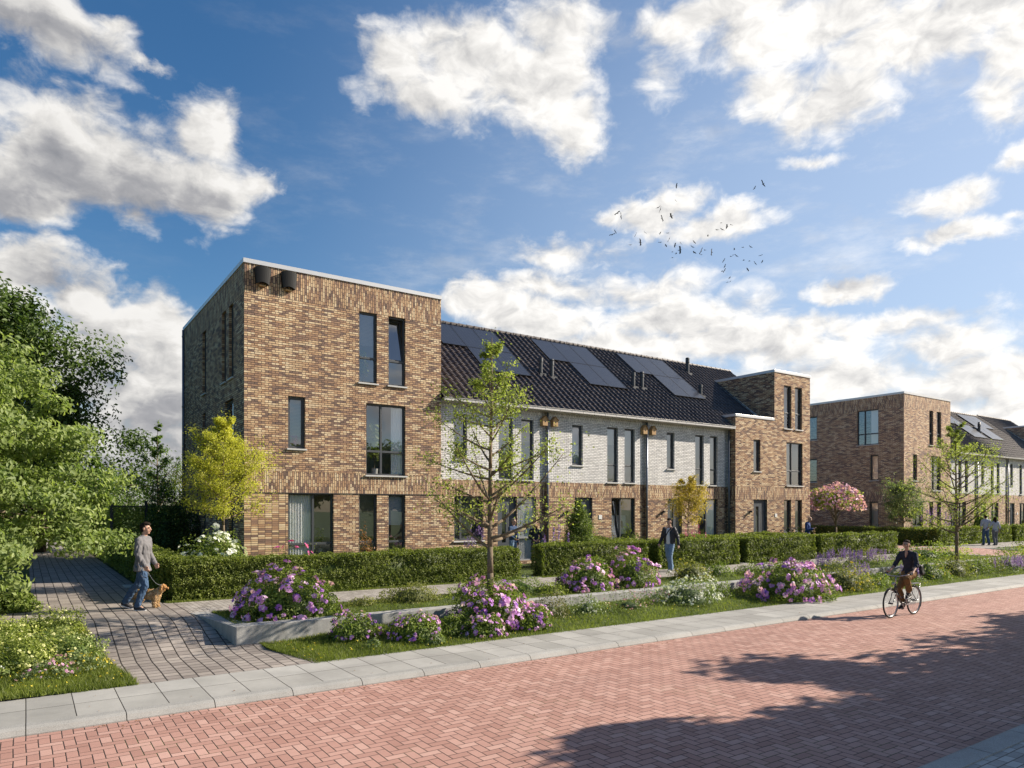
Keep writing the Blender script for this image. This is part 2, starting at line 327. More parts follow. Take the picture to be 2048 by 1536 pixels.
def leafmat(name, dark, light, trans=.35, rough=.5, spec=.3, stops=None):
    m = bpy.data.materials.new(name); m.use_nodes = True; nt = m.node_tree; g = G(nt); b = nt.nodes['Principled BSDF']
    at = g.n('ShaderNodeAttribute', attribute_name='tint'); t = at.outputs['Fac']
    c = g.ramp(t, stops or [(0., dark), (1., light)])
    g.set(b.inputs['Base Color'], c); b.inputs['Roughness'].default_value = rough; b.inputs['Specular IOR Level'].default_value = spec
    tl = g.n('ShaderNodeBsdfTranslucent'); g.set(tl.inputs[0], g.mix(1., c, (1.25, 1.35, .7), 'MULTIPLY'))
    ms = g.n('ShaderNodeMixShader'); ms.inputs[0].default_value = trans
    nt.links.new(b.outputs[0], ms.inputs[1]); nt.links.new(tl.outputs[0], ms.inputs[2]); nt.links.new(ms.outputs[0], nt.nodes['Material Output'].inputs[0])
    MATS[name] = m; return m
leafmat('leaf_hedge', (.075, .11, .02), (.30, .34, .075), .4)
leafmat('leaf_light', (.13, .19, .055), (.36, .42, .15), .45)
leafmat('leaf_dark', (.035, .065, .014), (.12, .18, .035), .35)
leafmat('leaf_fresh', (.17, .22, .045), (.44, .48, .13), .5)
leafmat('leaf_yellow', (.36, .37, .05), (.68, .64, .12), .5)
leafmat('leaf_gold', (.36, .27, .04), (.62, .48, .10), .4)
leafmat('leaf_birch', (.09, .16, .03), (.22, .32, .07), .45)
leafmat('leaf_shrub', (.07, .12, .02), (.28, .34, .075), .4)
leafmat('leaf_olive', (.10, .12, .035), (.34, .34, .11), .4)
leafmat('leaf_blueish', (.09, .13, .055), (.28, .34, .15), .4)
leafmat('leaf_redtip', (.06, .08, .03), (.30, .27, .12), .3)
leafmat('blade', (.07, .10, .018), (.26, .30, .065), .45)
leafmat('petal_pink', None, None, .35, stops=[(0., (.36, .13, .62)), (.3, (.58, .24, .70)), (.7, (.78, .42, .76)), (1., (.88, .64, .84))])
leafmat('petal_rose', None, None, .35, stops=[(0., (.5, .22, .42)), (.6, (.68, .38, .56)), (1., (.82, .58, .70))])
leafmat('petal_lav', None, None, .35, stops=[(0., (.20, .11, .42)), (.6, (.32, .2, .58)), (1., (.48, .36, .68))])
leafmat('petal_white', (.6, .62, .56), (.85, .85, .82), .3)
leafmat('petal_cream', (.5, .5, .16), (.8, .78, .45), .3)
leafmat('petal_yellow', (.5, .38, .03), (.75, .62, .08), .3)
leafmat('petal_magenta', (.5, .05, .25), (.75, .2, .45), .3)
leafmat('petal_palepink', (.5, .34, .30), (.75, .6, .55), .3)
leafmat('stem_brown', (.18, .09, .05), (.34, .2, .1), .3)
# ---------------------------------------------------------------- object helpers
WM = {}
def meta(o, label=None, cat=None, group=None, kind=None):
    if label: o['label'] = label
    if cat: o['category'] = cat
    if group: o['group'] = group
    if kind: o['kind'] = kind
    return o
def link(o, parent=None, M=None, world=True):
    """place object with world matrix M under parent"""
    col.objects.link(o); M = M or Matrix.Identity(4)
    if parent is not None:
        o.parent = parent
        if world: o.matrix_parent_inverse = WM[parent].inverted(); o.matrix_basis = M; WM[o] = M
        else: o.matrix_basis = M; WM[o] = WM[parent] @ M
    else: o.matrix_basis = M; WM[o] = M
    return o
def TR(x, y, z, rz=0., s=1.): return Matrix.Translation((x, y, z)) @ Matrix.Rotation(rz, 4, 'Z') @ Matrix.Diagonal((s, s, s, 1))
def thing(name, label, cat, loc=(0, 0, 0), rz=0., group=None):
    o = bpy.data.objects.new(name, None); o.empty_display_size = .2
    link(o, None, TR(*loc, rz)); return meta(o, label, cat, group)
def dup(o, M=None, parent=None):
    """copy of a thing with copies of its parts and sub-parts"""
    c = o.copy(); col.objects.link(c)
    if parent is not None: c.parent = parent
    if M is not None: c.matrix_basis = M
    WM[c] = c.matrix_basis.copy()
    for ch in list(o.children): dup(ch, None, c)
    return c
class MB:
    def __init__(s): s.v = []; s.f = []; s.uv = []
    def quad(s, a, b, c, d, uv=None, swap=False):
        n = len(s.v); s.v += [tuple(a), tuple(b), tuple(c), tuple(d)]; s.f.append((n, n+1, n+2, n+3))
        if uv is None:
            nn = (Vector(b)-Vector(a)).cross(Vector(d)-Vector(a)); ax = max(range(3), key=lambda i: abs(nn[i]))
            ij = {0: (1, 2), 1: (0, 2), 2: (0, 1)}[ax]
            uv = [(p[ij[0]], p[ij[1]]) for p in (a, b, c, d)]
            if swap: uv = [(q, p) for p, q in uv]
        s.uv += uv
    def box(s, x0, x1, y0, y1, z0, z1, swap=False, skip=''):
        p = [(x, y, z) for z in (z0, z1) for y in (y0, y1) for x in (x0, x1)]
        for k, q in dict(b=(0, 2, 3, 1), t=(4, 5, 7, 6), f=(0, 1, 5, 4), k=(2, 6, 7, 3), l=(0, 4, 6, 2), r=(1, 3, 7, 5)).items():
            if k not in skip: s.quad(*[p[i] for i in q], swap=swap)
    def cyl(s, a, b, r0, r1=None, n=10, cap=True):
        r1 = r0 if r1 is None else r1; a = Vector(a); b = Vector(b); d = (b-a).normalized()
        u = d.orthogonal().normalized(); v = d.cross(u); k = len(s.v)
        for c, r in ((a, r0), (b, r1)):
            for i in range(n):
                t = 2*pi*i/n; s.v.append(tuple(c+u*r*cos(t)+v*r*sin(t)))
        for i in range(n):
            j = (i+1) % n; s.f.append((k+i, k+j, k+n+j, k+n+i)); s.uv += [(0, 0)]*4
        if cap:
            s.f.append(tuple(k+i for i in range(n))[::-1]); s.uv += [(0, 0)]*n
            s.f.append(tuple(k+n+i for i in range(n))); s.uv += [(0, 0)]*n
    def tube(s, pts, r, n=8):
        rs = r if isinstance(r, (list, tuple)) else [r]*len(pts)
        for i in range(len(pts)-1): s.cyl(pts[i], pts[i+1], rs[i], rs[i+1], n)
    def torus(s, c, ax, R0, r, n=40, m=8, a0=0., a1=2*pi):
        ax = Vector(ax).normalized(); u = ax.orthogonal().normalized() if abs(ax.z) > .9 else Vector((0, 0, 1)); u = (u-ax*u.dot(ax)).normalized(); v = ax.cross(u); c = Vector(c); k = len(s.v)
        full = abs(a1-a0-2*pi) < 1e-3; N = n if full else n+1
        for i in range(N):
            t = a0+(a1-a0)*i/n; d = u*cos(t)+v*sin(t)
            for j in range(m):
                q = 2*pi*j/m; s.v.append(tuple(c+d*(R0+r*cos(q))+ax*r*sin(q)))
        for i in range(n):
            i2 = (i+1) % N
            for j in range(m):
                j2 = (j+1) % m; s.f.append((k+i*m+j, k+i2*m+j, k+i2*m+j2, k+i*m+j2)); s.uv += [(0, 0)]*4
    def build(s, name, material, parent=None, M=None, world=True, smooth=False, bevel=0.):
        me = bpy.data.meshes.new(name); me.from_pydata(s.v, [], s.f)
        ul = me.uv_layers.new(name='UVMap'); ul.data.foreach_set('uv', np.array(s.uv, dtype=np.float32).ravel())
        me.materials.append(MATS[material])
        if smooth: me.polygons.foreach_set('use_smooth', [True]*len(me.polygons))
        o = bpy.data.objects.new(name, me); link(o, parent, M, world)
        if bevel:
            b = o.modifiers.new('bevel', 'BEVEL'); b.width = bevel; b.segments = 2; b.limit_method = 'ANGLE'
            wl = o.modifiers.new('weld', 'WELD'); o.modifiers.move(1, 0)
        return o
def grid_sheet(name, xs, ys, zf, material, label=None, cat=None, kind='structure', xf=None):
    """ground sheet with height zf(x, y)"""
    mb = MB(); nx = len(xs)
    for y in ys:
        for x in xs:
            X = xf(x, y) if xf else x
            mb.v.append((X, y, zf(X, y)))
    for j in range(len(ys)-1):
        for i in range(nx-1):
            k = j*nx+i; mb.f.append((k, k+1, k+1+nx, k+nx)); mb.uv += [(0, 0)]*4
    o = mb.build(name, material, smooth=True); return meta(o, label, cat, None, kind)

# ---------------------------------------------------------------- ground, road, paths
sst = lambda t: (lambda q: q*q*(3-2*q))(max(0., min(1., t)))
def z_ramp(x, y): return -.355+.355*sst((y-12.6)/2.7)
def z_bed(x, y): return z_ramp(x, y)-.015+.035*sst((1.0-x)/1.)
def z_lawn(x, y): return -.375+(.035+.14*sst((x-3.6)/2.5))*sst((y-11.0)/2.2)+.02*noise.noise((x*.8, y*.8, 0))
def z_street(x, y): return -.434+.434*sst((y-9.6)/8.)
ls = lambda a, b, n: [a+(b-a)*i/n for i in range(n+1)]
grid_sheet('ground', ls(-900, 1500, 2), ls(-900, 1500, 2), lambda x, y: -.62, 'grass')
grid_sheet('road', ls(-60, 260, 2), [3.4, 9.65], lambda x, y: -.44, 'road_brick')
grid_sheet('garden_ground', ls(-60, 36.45, 1), [17.4, 90], lambda x, y: -.02, 'grass')
grid_sheet('far_garden_ground', ls(42.65, 200, 1), [19.4, 90], lambda x, y: -.02, 'grass')
grid_sheet('sidewalk', ls(-40, 36.6, 1), [9.83, 11.14], lambda x, y: -.352, 'slab')
grid_sheet('far_sidewalk', ls(42.5, 200, 1), [9.83, 11.14], lambda x, y: -.352, 'slab')
grid_sheet('near_sidewalk', ls(-30, 80, 1), [-6, 3.12], lambda x, y: -.362, 'near_paver')
for nm, ya, yb, sgn in (('kerb', 9.615, 9.835, 1), ('near_kerb', 3.42, 3.115, -1)):
    mb = MB(); prof = [(ya, -.60), (ya, -.425), (ya+.035*sgn, -.372), (ya+.09*sgn, -.349), (yb, -.349), (yb, -.6)]
    if sgn < 0: prof = prof[::-1]
    for xa, xb in ([(-40., 36.6), (42.5, 200.)] if sgn > 0 else [(-30., 80.)]):
        x = xa
        while x < xb:
            x2 = min(x+1., xb)
            for (y0, z0), (y1, z1) in zip(prof[:-1], prof[1:]): mb.quad((x+.004, y0, z0), (x2-.004, y0, z0), (x2-.004, y1, z1), (x+.004, y1, z1))
            x = x2
    meta(mb.build(nm, 'kerb_stone'), kind='structure')
grid_sheet('street', ls(36.4, 42.7, 4), ls(9.6, 19.6, 24), z_street, 'road_brick')
grid_sheet('side_street', ls(36.4, 42.7, 1), [19.6, 80], lambda x, y: 0., 'road_brick')
grid_sheet('garden_path', ls(-30, 36.4, 1), [15.42, 17.42], lambda x, y: .0, 'path_paver_fine', xf=lambda x, y: max(x, 2.76) if x > -30 else 2.76)
grid_sheet('far_path', ls(42.7, 200, 1), [17.0, 19.5], lambda x, y: .0, 'path_paver_fine')
grid_sheet('crossing_strip', ls(36.3, 42.75, 1), [18.9, 19.5], lambda x, y: .006, 'path_paver_fine')
# paved slope at the left, west path and alley
grid_sheet('paved_slope', ls(0, 1, 12), ls(11.14, 15.44, 30), z_ramp, 'path_paver',
           xf=lambda t, y: (.75+.5*sst((15.5-y)/4))*(1-t)+t*(3.9 if y < 13.16 else 3.12-.3*(y-13.15)/2.3))
grid_sheet('west_path', ls(-40, 2.8, 1), [15.44, 17.5], lambda x, y: .001, 'path_paver')
grid_sheet('alley', [.1, 2.52], [17.5, 60], lambda x, y: .001, 'path_paver')
grid_sheet('west_lawn', [-40, .1], [17.5, 60], lambda x, y: .01, 'grass')
grid_sheet('left_bed', ls(0, 1, 16), ls(11.14, 15.46, 24), z_bed, 'grass', xf=lambda t, y: -14*(1-t)**2+(.78+.5*sst((15.5-y)/4))*(1-(1-t)**2))
grid_sheet('lower_lawn', ls(3.55, 36.5, 120), ls(11.1, 13.2, 8), z_lawn, 'grass', xf=lambda x, y: max(x, 3.55+.22*sst((12.6-y)/1.4)))
grid_sheet('far_lower_lawn', ls(42.6, 140, 50), ls(11.1, 13.2, 3), z_lawn, 'grass')
grid_sheet('planter_lawn', ls(0, 36.2, 80), ls(13.4, 15.45, 5), lambda x, y: -.018+.02*noise.noise((x*.7, y*.7, 3)), 'grass', xf=lambda x, y: max(x, 3.42-.14*(y-13.15)))
grid_sheet('far_planter_lawn', [42.9, 140], [13.4, 17.05], lambda x, y: -.01, 'grass')
# retaining walls
def wall_strip(name, label, pts, th, zb, zt):
    """low concrete wall: segments along pts with thin joints"""
    mb = MB()
    for (a, b) in zip(pts[:-1], pts[1:]):
        a = Vector((*a, 0)); b = Vector((*b, 0)); d = (b-a); L = d.length; d.normalize(); nrm = Vector((-d.y, d.x, 0)); n = max(1, round(L/2.5))
        for i in range(n):
            p = a+d*(L*i/n+.004); q = a+d*(L*(i+1)/n-.004); c = [p, q, q+nrm*th, p+nrm*th]
            lo = [(v.x, v.y, zb) for v in c]; hi = [(v.x, v.y, zt) for v in c]
            mb.quad(*hi); 
            for k in range(4): mb.quad(lo[k], lo[(k+1) % 4], hi[(k+1) % 4], hi[k])
    return meta(mb.build(name, 'concrete', bevel=.008), label, 'low wall')
wall_strip('retaining_wall', 'long low concrete wall in front of the house row, holding up the raised flower bed', [(3.08, 13.15), (36.2, 13.15)], .34, -.62, .012)
wall_strip('retaining_wall', 'short concrete end wall beside the paved slope at the left end of the raised bed', [(2.74, 15.45), (3.07, 13.152)], .33, -.62, .010)
wall_strip('retaining_wall', 'concrete end wall of the raised bed beside the red street crossing', [(36.21, 13.15), (36.21, 17.)], .3, -.62, .011)
wall_strip('retaining_wall', 'shaded concrete wall of the second raised bed, right of the red street crossing', [(42.6, 17.), (42.6, 13.15)], .3, -.62, .011)
wall_strip('retaining_wall', 'far low concrete wall beyond the red street crossing', [(42.905, 13.15), (120, 13.15)], .34, -.62, .012)
mb = MB()
for (xa, xb, ya, yb) in ((12.6, 13.15, 17.42, 22.3), (17.92, 18.38, 17.42, 22.3), (22.88, 23.3, 17.42, 22.3), (27.97, 28.28, 17.42, 22), (34.8, 36.4, 17.42, 18.2)):
    mb.quad((xa, ya, .006), (xb, ya, .006), (xb, yb, .006), (xa, yb, .006))
meta(mb.build('garden_slabs', 'garden_slab'), kind='structure')
mb = MB(); mb.box(2.2, 2.6, 21.4, 22.3, -.02, .015); meta(mb.build('slab_step', 'garden_slab'), kind='structure')

# ---------------------------------------------------------------- building helpers
def wall_panel(mb, face, plane, a0, a1, z0, z1, holes=(), depth=.13, swap=False, reveal=True):
    hs = [h for h in holes if h[0] < a1-.001 and h[1] > a0+.001 and h[2] < z1-.001 and h[3] > z0+.001]
    A = sorted({a0, a1, *[min(max(v, a0), a1) for h in hs for v in h[:2]]}); Z = sorted({z0, z1, *[min(max(v, z0), z1) for h in hs for v in h[2:4]]})
    if face == 'F': P = lambda a, z, d=0: (a, plane+d, z)
    elif face == 'L': P = lambda a, z, d=0: (plane+d, a, z)
    elif face == 'R': P = lambda a, z, d=0: (plane-d, a, z)
    else: P = lambda a, z, d=0: (a, plane-d, z)
    flip = face in 'LB'
    def q(a, b, c, d, sw=swap): mb.quad(*((b, a, d, c) if flip else (a, b, c, d)), swap=sw)
    for i in range(len(A)-1):
        for j in range(len(Z)-1):
            ca, cz = (A[i]+A[i+1])/2, (Z[j]+Z[j+1])/2
            if any(h[0] < ca < h[1] and h[2] < cz < h[3] for h in hs): continue
            q(P(A[i], Z[j]), P(A[i+1], Z[j]), P(A[i+1], Z[j+1]), P(A[i], Z[j+1]))
    if reveal:
        for (h0, h1, k0, k1) in hs:
            b0, b1 = max(k0, z0), min(k1, z1)
            q(P(h0, b0), P(h0, b0, depth), P(h0, b1, depth), P(h0, b1), False); q(P(h1, b0, depth), P(h1, b0), P(h1, b1), P(h1, b1, depth), False)
            if k1 <= z1: q(P(h0, k1), P(h0, k1, depth), P(h1, k1, depth), P(h1, k1), True)
            if k0 >= z0: q(P(h0, k0, depth), P(h0, k0), P(h1, k0), P(h1, k0, depth), False)
FW = .055
def wave_sheet(x0, x1, z0, z1, y, amp=.03, per=.09):
    mb = MB(); n = int((x1-x0)/per*6)+1; k = 0
    for i in range(n+1):
        x = x0+(x1-x0)*i/n; yy = y+amp*sin(2*pi*(x-x0)/per)*(1+.4*sin(x*7.3))
        mb.v += [(x, yy, z0), (x, yy*1.0, z1)]
    for i in range(n): mb.f.append((2*i, 2*i+2, 2*i+3, 2*i+1)); mb.uv += [(0, 0)]*4
    return mb
def window(h, face, plane, a0, a1, z0, z1, mull=(), trans=(), inner=None, sill=True, tilt=None, mat='frame', dep=.10, only=None, lab=None):
    M = TR(a0, plane, z0) if face == 'F' else TR(plane, a1, z0, -pi/2)
    W = a1-a0; H = z1-z0; mb = MB(); y0, y1 = dep-.015, dep+.06
    mb.box(0, FW, y0, y1, 0, H); mb.box(W-FW, W, y0, y1, 0, H); mb.box(FW, W-FW, y0, y1, 0, FW); mb.box(FW, W-FW, y0, y1, H-FW, H)
    ms = [m-a0 if face == 'F' else a1-m for m in mull]; ts = [t-z0 for t in trans]
    for m_ in ms: mb.box(m_-.035, m_+.035, y0-.004, y1, FW, H-FW)
    cx = [FW]+[e for m_ in ms for e in (m_-.035, m_+.035)]+[W-FW]
    for t in ts:
        for i in range(0, len(cx), 2): mb.box(cx[i], cx[i+1], y0-.006, y1, t-.035, t+.035)
    cz = [FW]+[e for t in ts for e in (t-.035, t+.035)]+[H-FW]
    fo = mb.build('window', mat, h, M, bevel=.004)
    if lab: fo['label'] = lab
    gl = MB(); sa = MB()
    for i in range(0, len(cx), 2):
        for j in range(0, len(cz), 2):
            A, B, C, D = cx[i], cx[i+1], cz[j], cz[j+1]; s = .032
            if tilt and tilt == (i//2, j//2):
                tm = MB(); yy = .0
                tm.box(0, s, yy, yy+.05, 0, D-C); tm.box(B-A-s, B-A, yy, yy+.05, 0, D-C); tm.box(s, B-A-s, yy, yy+.05, 0, s); tm.box(s, B-A-s, yy, yy+.05, D-C-s, D-C)
                Mt = M @ Matrix.Translation((A, dep+.02, C)) @ Matrix.Rotation(R(-8), 4, 'X')
                so_ = tm.build('tilted_sash', mat, fo, Mt)
                g2 = MB(); g2.quad((s, .03, s), (B-A-s, .03, s), (B-A-s, .03, D-C-s), (s, .03, D-C-s)); g2.build('glass', 'glass', fo, Mt)
                continue
            if j == len(cz)//2-1 and len(cz) > 2 or len(cz) == 2:
                sa.box(A, A+s, y0+.02, y1-.01, C, D); sa.box(B-s, B, y0+.02, y1-.01, C, D); sa.box(A+s, B-s, y0+.02, y1-.01, C, C+s); sa.box(A+s, B-s, y0+.02, y1-.01, D-s, D)
            gl.quad((A, dep+.03, C), (B, dep+.03, C), (B, dep+.03, D), (A, dep+.03, D))
    if gl.v: gl.build('glass', 'glass', fo, M)
    if sa.v: sa.build('sash', mat, fo, M)
    if sill:
        s = MB(); s.box(-.05, W+.05, -.06, dep-.02, -.055, -.004); s.build('sill', 'sill', fo, M, bevel=.006)
    if inner:
        for it in inner.split(','):
            kind, *ar = it.split(':'); fr = float(ar[0]) if ar else 1.; 
            xa, xb = (FW, W-FW) if len(ar) < 3 else (W*float(ar[1]), W*float(ar[2]))
            if kind == 'blind' or kind == 'pale':
                b = MB(); z = H-FW; 
                while z > H-fr*H: b.quad((xa, dep+.09, z), (xb, dep+.09, z), (xb, dep+.125, z-.028), (xa, dep+.125, z-.028)); z -= .045
                b.build('blind', 'blind' if kind == 'blind' else 'blind_light', fo, M)
            elif kind == 'roller':
                b = MB(); b.box(xa, xb, dep+.09, dep+.1, H-fr*H, H-FW); b.build('blind', 'blind', fo, M)
            elif kind == 'curtain': wave_sheet(xa, xb, .03, H-FW, dep+.085, .022).build('curtain', 'curtain', fo, M, smooth=True)
    return fo
def interior(h, x0, x1, y0, y1, z0, z1):
    mb = MB(); fl = MB()
    fl.quad((x0, y0, z0), (x1, y0, z0), (x1, y1, z0), (x0, y1, z0))
    mb.quad((x0, y0, z1), (x0, y1, z1), (x1, y1, z1), (x1, y0, z1))
    mb.quad((x0, y1, z0), (x1, y1, z0), (x1, y1, z1), (x0, y1, z1))
    mb.quad((x0, y0, z0), (x0, y1, z0), (x0, y1, z1), (x0, y0, z1)); mb.quad((x1, y1, z0), (x1, y0, z0), (x1, y0, z1), (x1, y1, z1))
    r = mb.build('room_walls', 'room_wall', h); fl.build('room_floor', 'room_floor', r)
def door(h, a0, a1, plane, z0=.08, z1=2.6, side=1, dep=.1):
    W, H = a1-a0, z1-z0; M = TR(a0, plane, z0); mb = MB(); y0, y1 = dep-.01, dep+.06
    mb.box(0, .06, y0, y1, 0, H); mb.box(W-.06, W, y0, y1, 0, H); mb.box(.06, W-.06, y0, y1, H-.06, H)
    f = mb.build('door', 'door', h, M, bevel=.004)
    lx = W*.30 if side > 0 else W*.5; l2 = lx+W*.2
    d = MB(); d.box(.06, lx, dep+.01, y1, .01, H-.06); d.box(l2, W-.06, dep+.01, y1, .01, H-.06); d.box(lx, l2, dep+.01, y1, .01, .75); d.box(lx, l2, dep+.01, y1, H-.35, H-.06); d.build('door_leaf', 'door', f, M)
    g_ = MB(); g_.quad((lx, dep+.04, .75), (l2, dep+.04, .75), (l2, dep+.04, H-.35), (lx, dep+.04, H-.35)); g_.build('glass', 'glass', f, M)
    b = MB(); b.tube([(l2+.07, dep-.02, .95), (l2+.07, dep-.05, .95), (l2+.07, dep-.05, 1.95), (l2+.07, dep-.02, 1.95)], .013); b.build('door_handle', 'chrome', f, M)
    l = MB(); l.box(lx-.02, l2+.06, dep-.012, dep+.01, .55, .62); l.build('letter_slot', 'chrome', f, M)
    s = MB(); s.box(-.02, W+.02, -.08, dep, -.09, -.005); s.build('door_step', 'sill', f, M)
def lamp(h, x, y, z):
    mb = MB(); mb.box(x-.03, x+.03, y-.02, y, z-.07, z+.07); mb.box(x-.035, x+.035, y-.15, y-.021, z+.0, z+.10); mb.build('wall_lamp', 'dark_metal', h, bevel=.004)
def number_plate(h, x, y, z):
    mb = MB(); mb.box(x-.09, x+.09, y-.02, y-.002, z-.09, z+.09); mb.build('number_plate', 'plate', h, bevel=.004)
def downpipe(h, x, y, z0, z1, r=.045):
    mb = MB(); mb.cyl((x, y-r-.03, z0), (x, y-r-.03, z1), r, n=12)
    for z in ls(z0+.4, z1-.3, 3): mb.cyl((x, y-r-.03, z), (x, y-r-.03, z+.05), r+.012, n=12); mb.box(x-.01, x+.01, y-.04, y, z+.01, z+.04)
    mb.build('downpipe', 'zinc', h, smooth=True)
def tiles(h, x0, x1, y0, z0, y1, z1, material='roof_tile', pitch=.29, course=.345, seg=8, amp=.06):
    L = math.hypot(y1-y0, z1-z0); uy, uz = (y1-y0)/L, (z1-z0)/L; ny, nz = -uz, uy
    n = int(round((x1-x0)/pitch*seg)); xs = np.linspace(x0, x1, n+1); t = (xs/pitch) % 1.
    prof = np.where(t < .5, np.sin(pi*t/.5)*amp, -np.sin(pi*(t-.5)/.5)*amp*.3)
    V = []; Fc = []; UV = []; nc = int(math.ceil(L/course))
    for k in range(nc):
        s0 = k*course-.02; s1 = min(L, (k+1)*course+.02); base = len(V)
        for s, hh in ((s0, .004), (s0, .042), (s1, .012)):
            for x, p in zip(xs, prof): d = p+hh; V.append((x, y0+uy*s+ny*d, z0+uz*s+nz*d))
        for r in range(2):
            for i in range(n):
                a = base+r*(n+1)+i; Fc.append((a, a+1, a+n+2, a+n+1)); u = (xs[i]+xs[i+1])/2/pitch; UV += [(u, k+.5)]*4
    mb = MB(); mb.v = V; mb.f = Fc; mb.uv = UV
    r_ = mb.build('roof', material, h)
    b = MB()   # deck under the tiles, back slope
    b.quad((x0, y0, z0-.03), (x1, y0, z0-.03), (x1, y1, z1-.03), (x0, y1, z1-.03))
    b.quad((x0, y1, z1-.03), (x1, y1, z1-.03), (x1, 2*y1-y0, z0), (x0, 2*y1-y0, z0)); b.build('roof_deck', 'dark_metal', r_)
    rg = MB(); x = x0
    while x < x1-.05:
        rg.cyl((x, y1, z1+.01), (min(x+.42, x1), y1, z1+.01), .10, .085, n=12); x += .4
    rg.build('ridge_tiles', material, r_, smooth=False)
    return r_
def vent(r_, x, y, z, hgt=.75, rad=.1, cap=True):
    hgt *= .78; rad *= 1.15
    mb = MB(); mb.cyl((x, y, z-.15), (x, y, z+hgt*.75), rad*.82, n=16); mb.cyl((x, y, z+hgt*.75), (x, y, z+hgt), rad, rad*.94, n=16)
    if cap: mb.cyl((x, y, z+hgt+.03), (x, y, z+hgt+.1), rad*1.1, rad*.7, n=16); mb.cyl((x, y, z+hgt-.0), (x, y, z+hgt+.04), rad*.5, n=8)
    mb.box(x-.16, x+.16, y-.2, y+.2, z-.2, z-.02)
    mb.build('vent_pipe', 'vent_grey', r_, smooth=False)
def gutter(h, x0, x1, y, z):
    mb = MB(); mb.box(x0, x1, y-.17, y-.02, z-.10, z-.0); mb.box(x0, x1, y-.19, y-.17, z-.0, z+.015); mb.box(x0, x1, y-.02, y+.28, z-.12, z-.06)
    x = x0+.3
    while x < x1: mb.box(x, x+.03, y-.175, y-.17, z-.105, z); x += .6
    mb.build('gutter', 'gutter', h, bevel=.004)
def solar_array(label, x0, cols2, y0=24.03, ym=25.53, y1=27.02, base=(22.2, 6.1), mt='solar_cell'):
    """3 panels above, 2 below (cols2 = x start of the lower two)"""
    sl_ = .82; zf = lambda y: base[1]+sl_*(y-base[0]); t = thing('solar_array', label, 'solar panels', (x0, y0, zf(y0)), 0, 'solar panel arrays on the tiled roofs')
    nv = Vector((0, -sl_, 1)).normalized()
    for (xa, ya, yb) in [(x0+i*1.135, ym, y1) for i in range(3)]+[(cols2+i*1.135, y0, ym-.02) for i in range(2)]:
        o = Vector((xa, ya, zf(ya)))+nv*.12; u = Vector((1, 0, 0)); v = Vector((0, 1, sl_)).normalized(); W = 1.12; H = (yb-ya)*math.hypot(1, sl_)
        M = Matrix((( *[u.x], v.x, nv.x, o.x), (u.y, v.y, nv.y, o.y), (u.z, v.z, nv.z, o.z), (0, 0, 0, 1)))
        mb = MB(); mb.box(0, W, 0, H, -.035, 0.); p = mb.build('panel', 'solar_cell', t, M)
        fr = MB(); s = .014
        fr.box(-.002, s, -.002, H+.002, -.037, .004); fr.box(W-s, W+.002, -.002, H+.002, -.037, .004); fr.box(s, W-s, -.002, s, -.037, .004); fr.box(s, W-s, H-s, H+.002, -.037, .004)
        fr.build('panel_frame', 'dark_metal', p, M)
# ---------------------------------------------------------------- houses
GR = 'houses of the brick terrace'
def stack(h, face, plane, a0, a1, holes, levels, depth=.13):
    """levels: (z0, z1, material, swap, offset)"""
    by = {}
    for z0, z1, m, sw in levels:
        mb = by.setdefault(m, MB()); wall_panel(mb, face, plane, a0, a1, z0, z1, holes, depth, sw)
    return by
def build_walls(h, parts):
    tot = {}
    for by in parts:
        for m, mb in by.items():
            t = tot.setdefault(m, MB()); n = len(t.v); t.v += mb.v; t.f += [tuple(i+n for i in f) for f in mb.f]; t.uv += mb.uv
    for m, mb in tot.items(): mb.build('wall', m, h)
def soldier_line(h, x0, x1, y, z):   # thin dark strip drawn in place of the shadow gap under the soldier course
    mb = MB(); mb.box(x0, x1, y-.012, y-.001, z-.012, z+.012); mb.build('shadow_gap_strip', 'dark_metal', h)
def coping(h, loops, z):
    mb = MB()
    for (x0, x1, y0, y1) in loops: mb.box(x0, x1, y0, y1, z, z+.13)
    mb.build('coping', 'coping', h, bevel=.006)

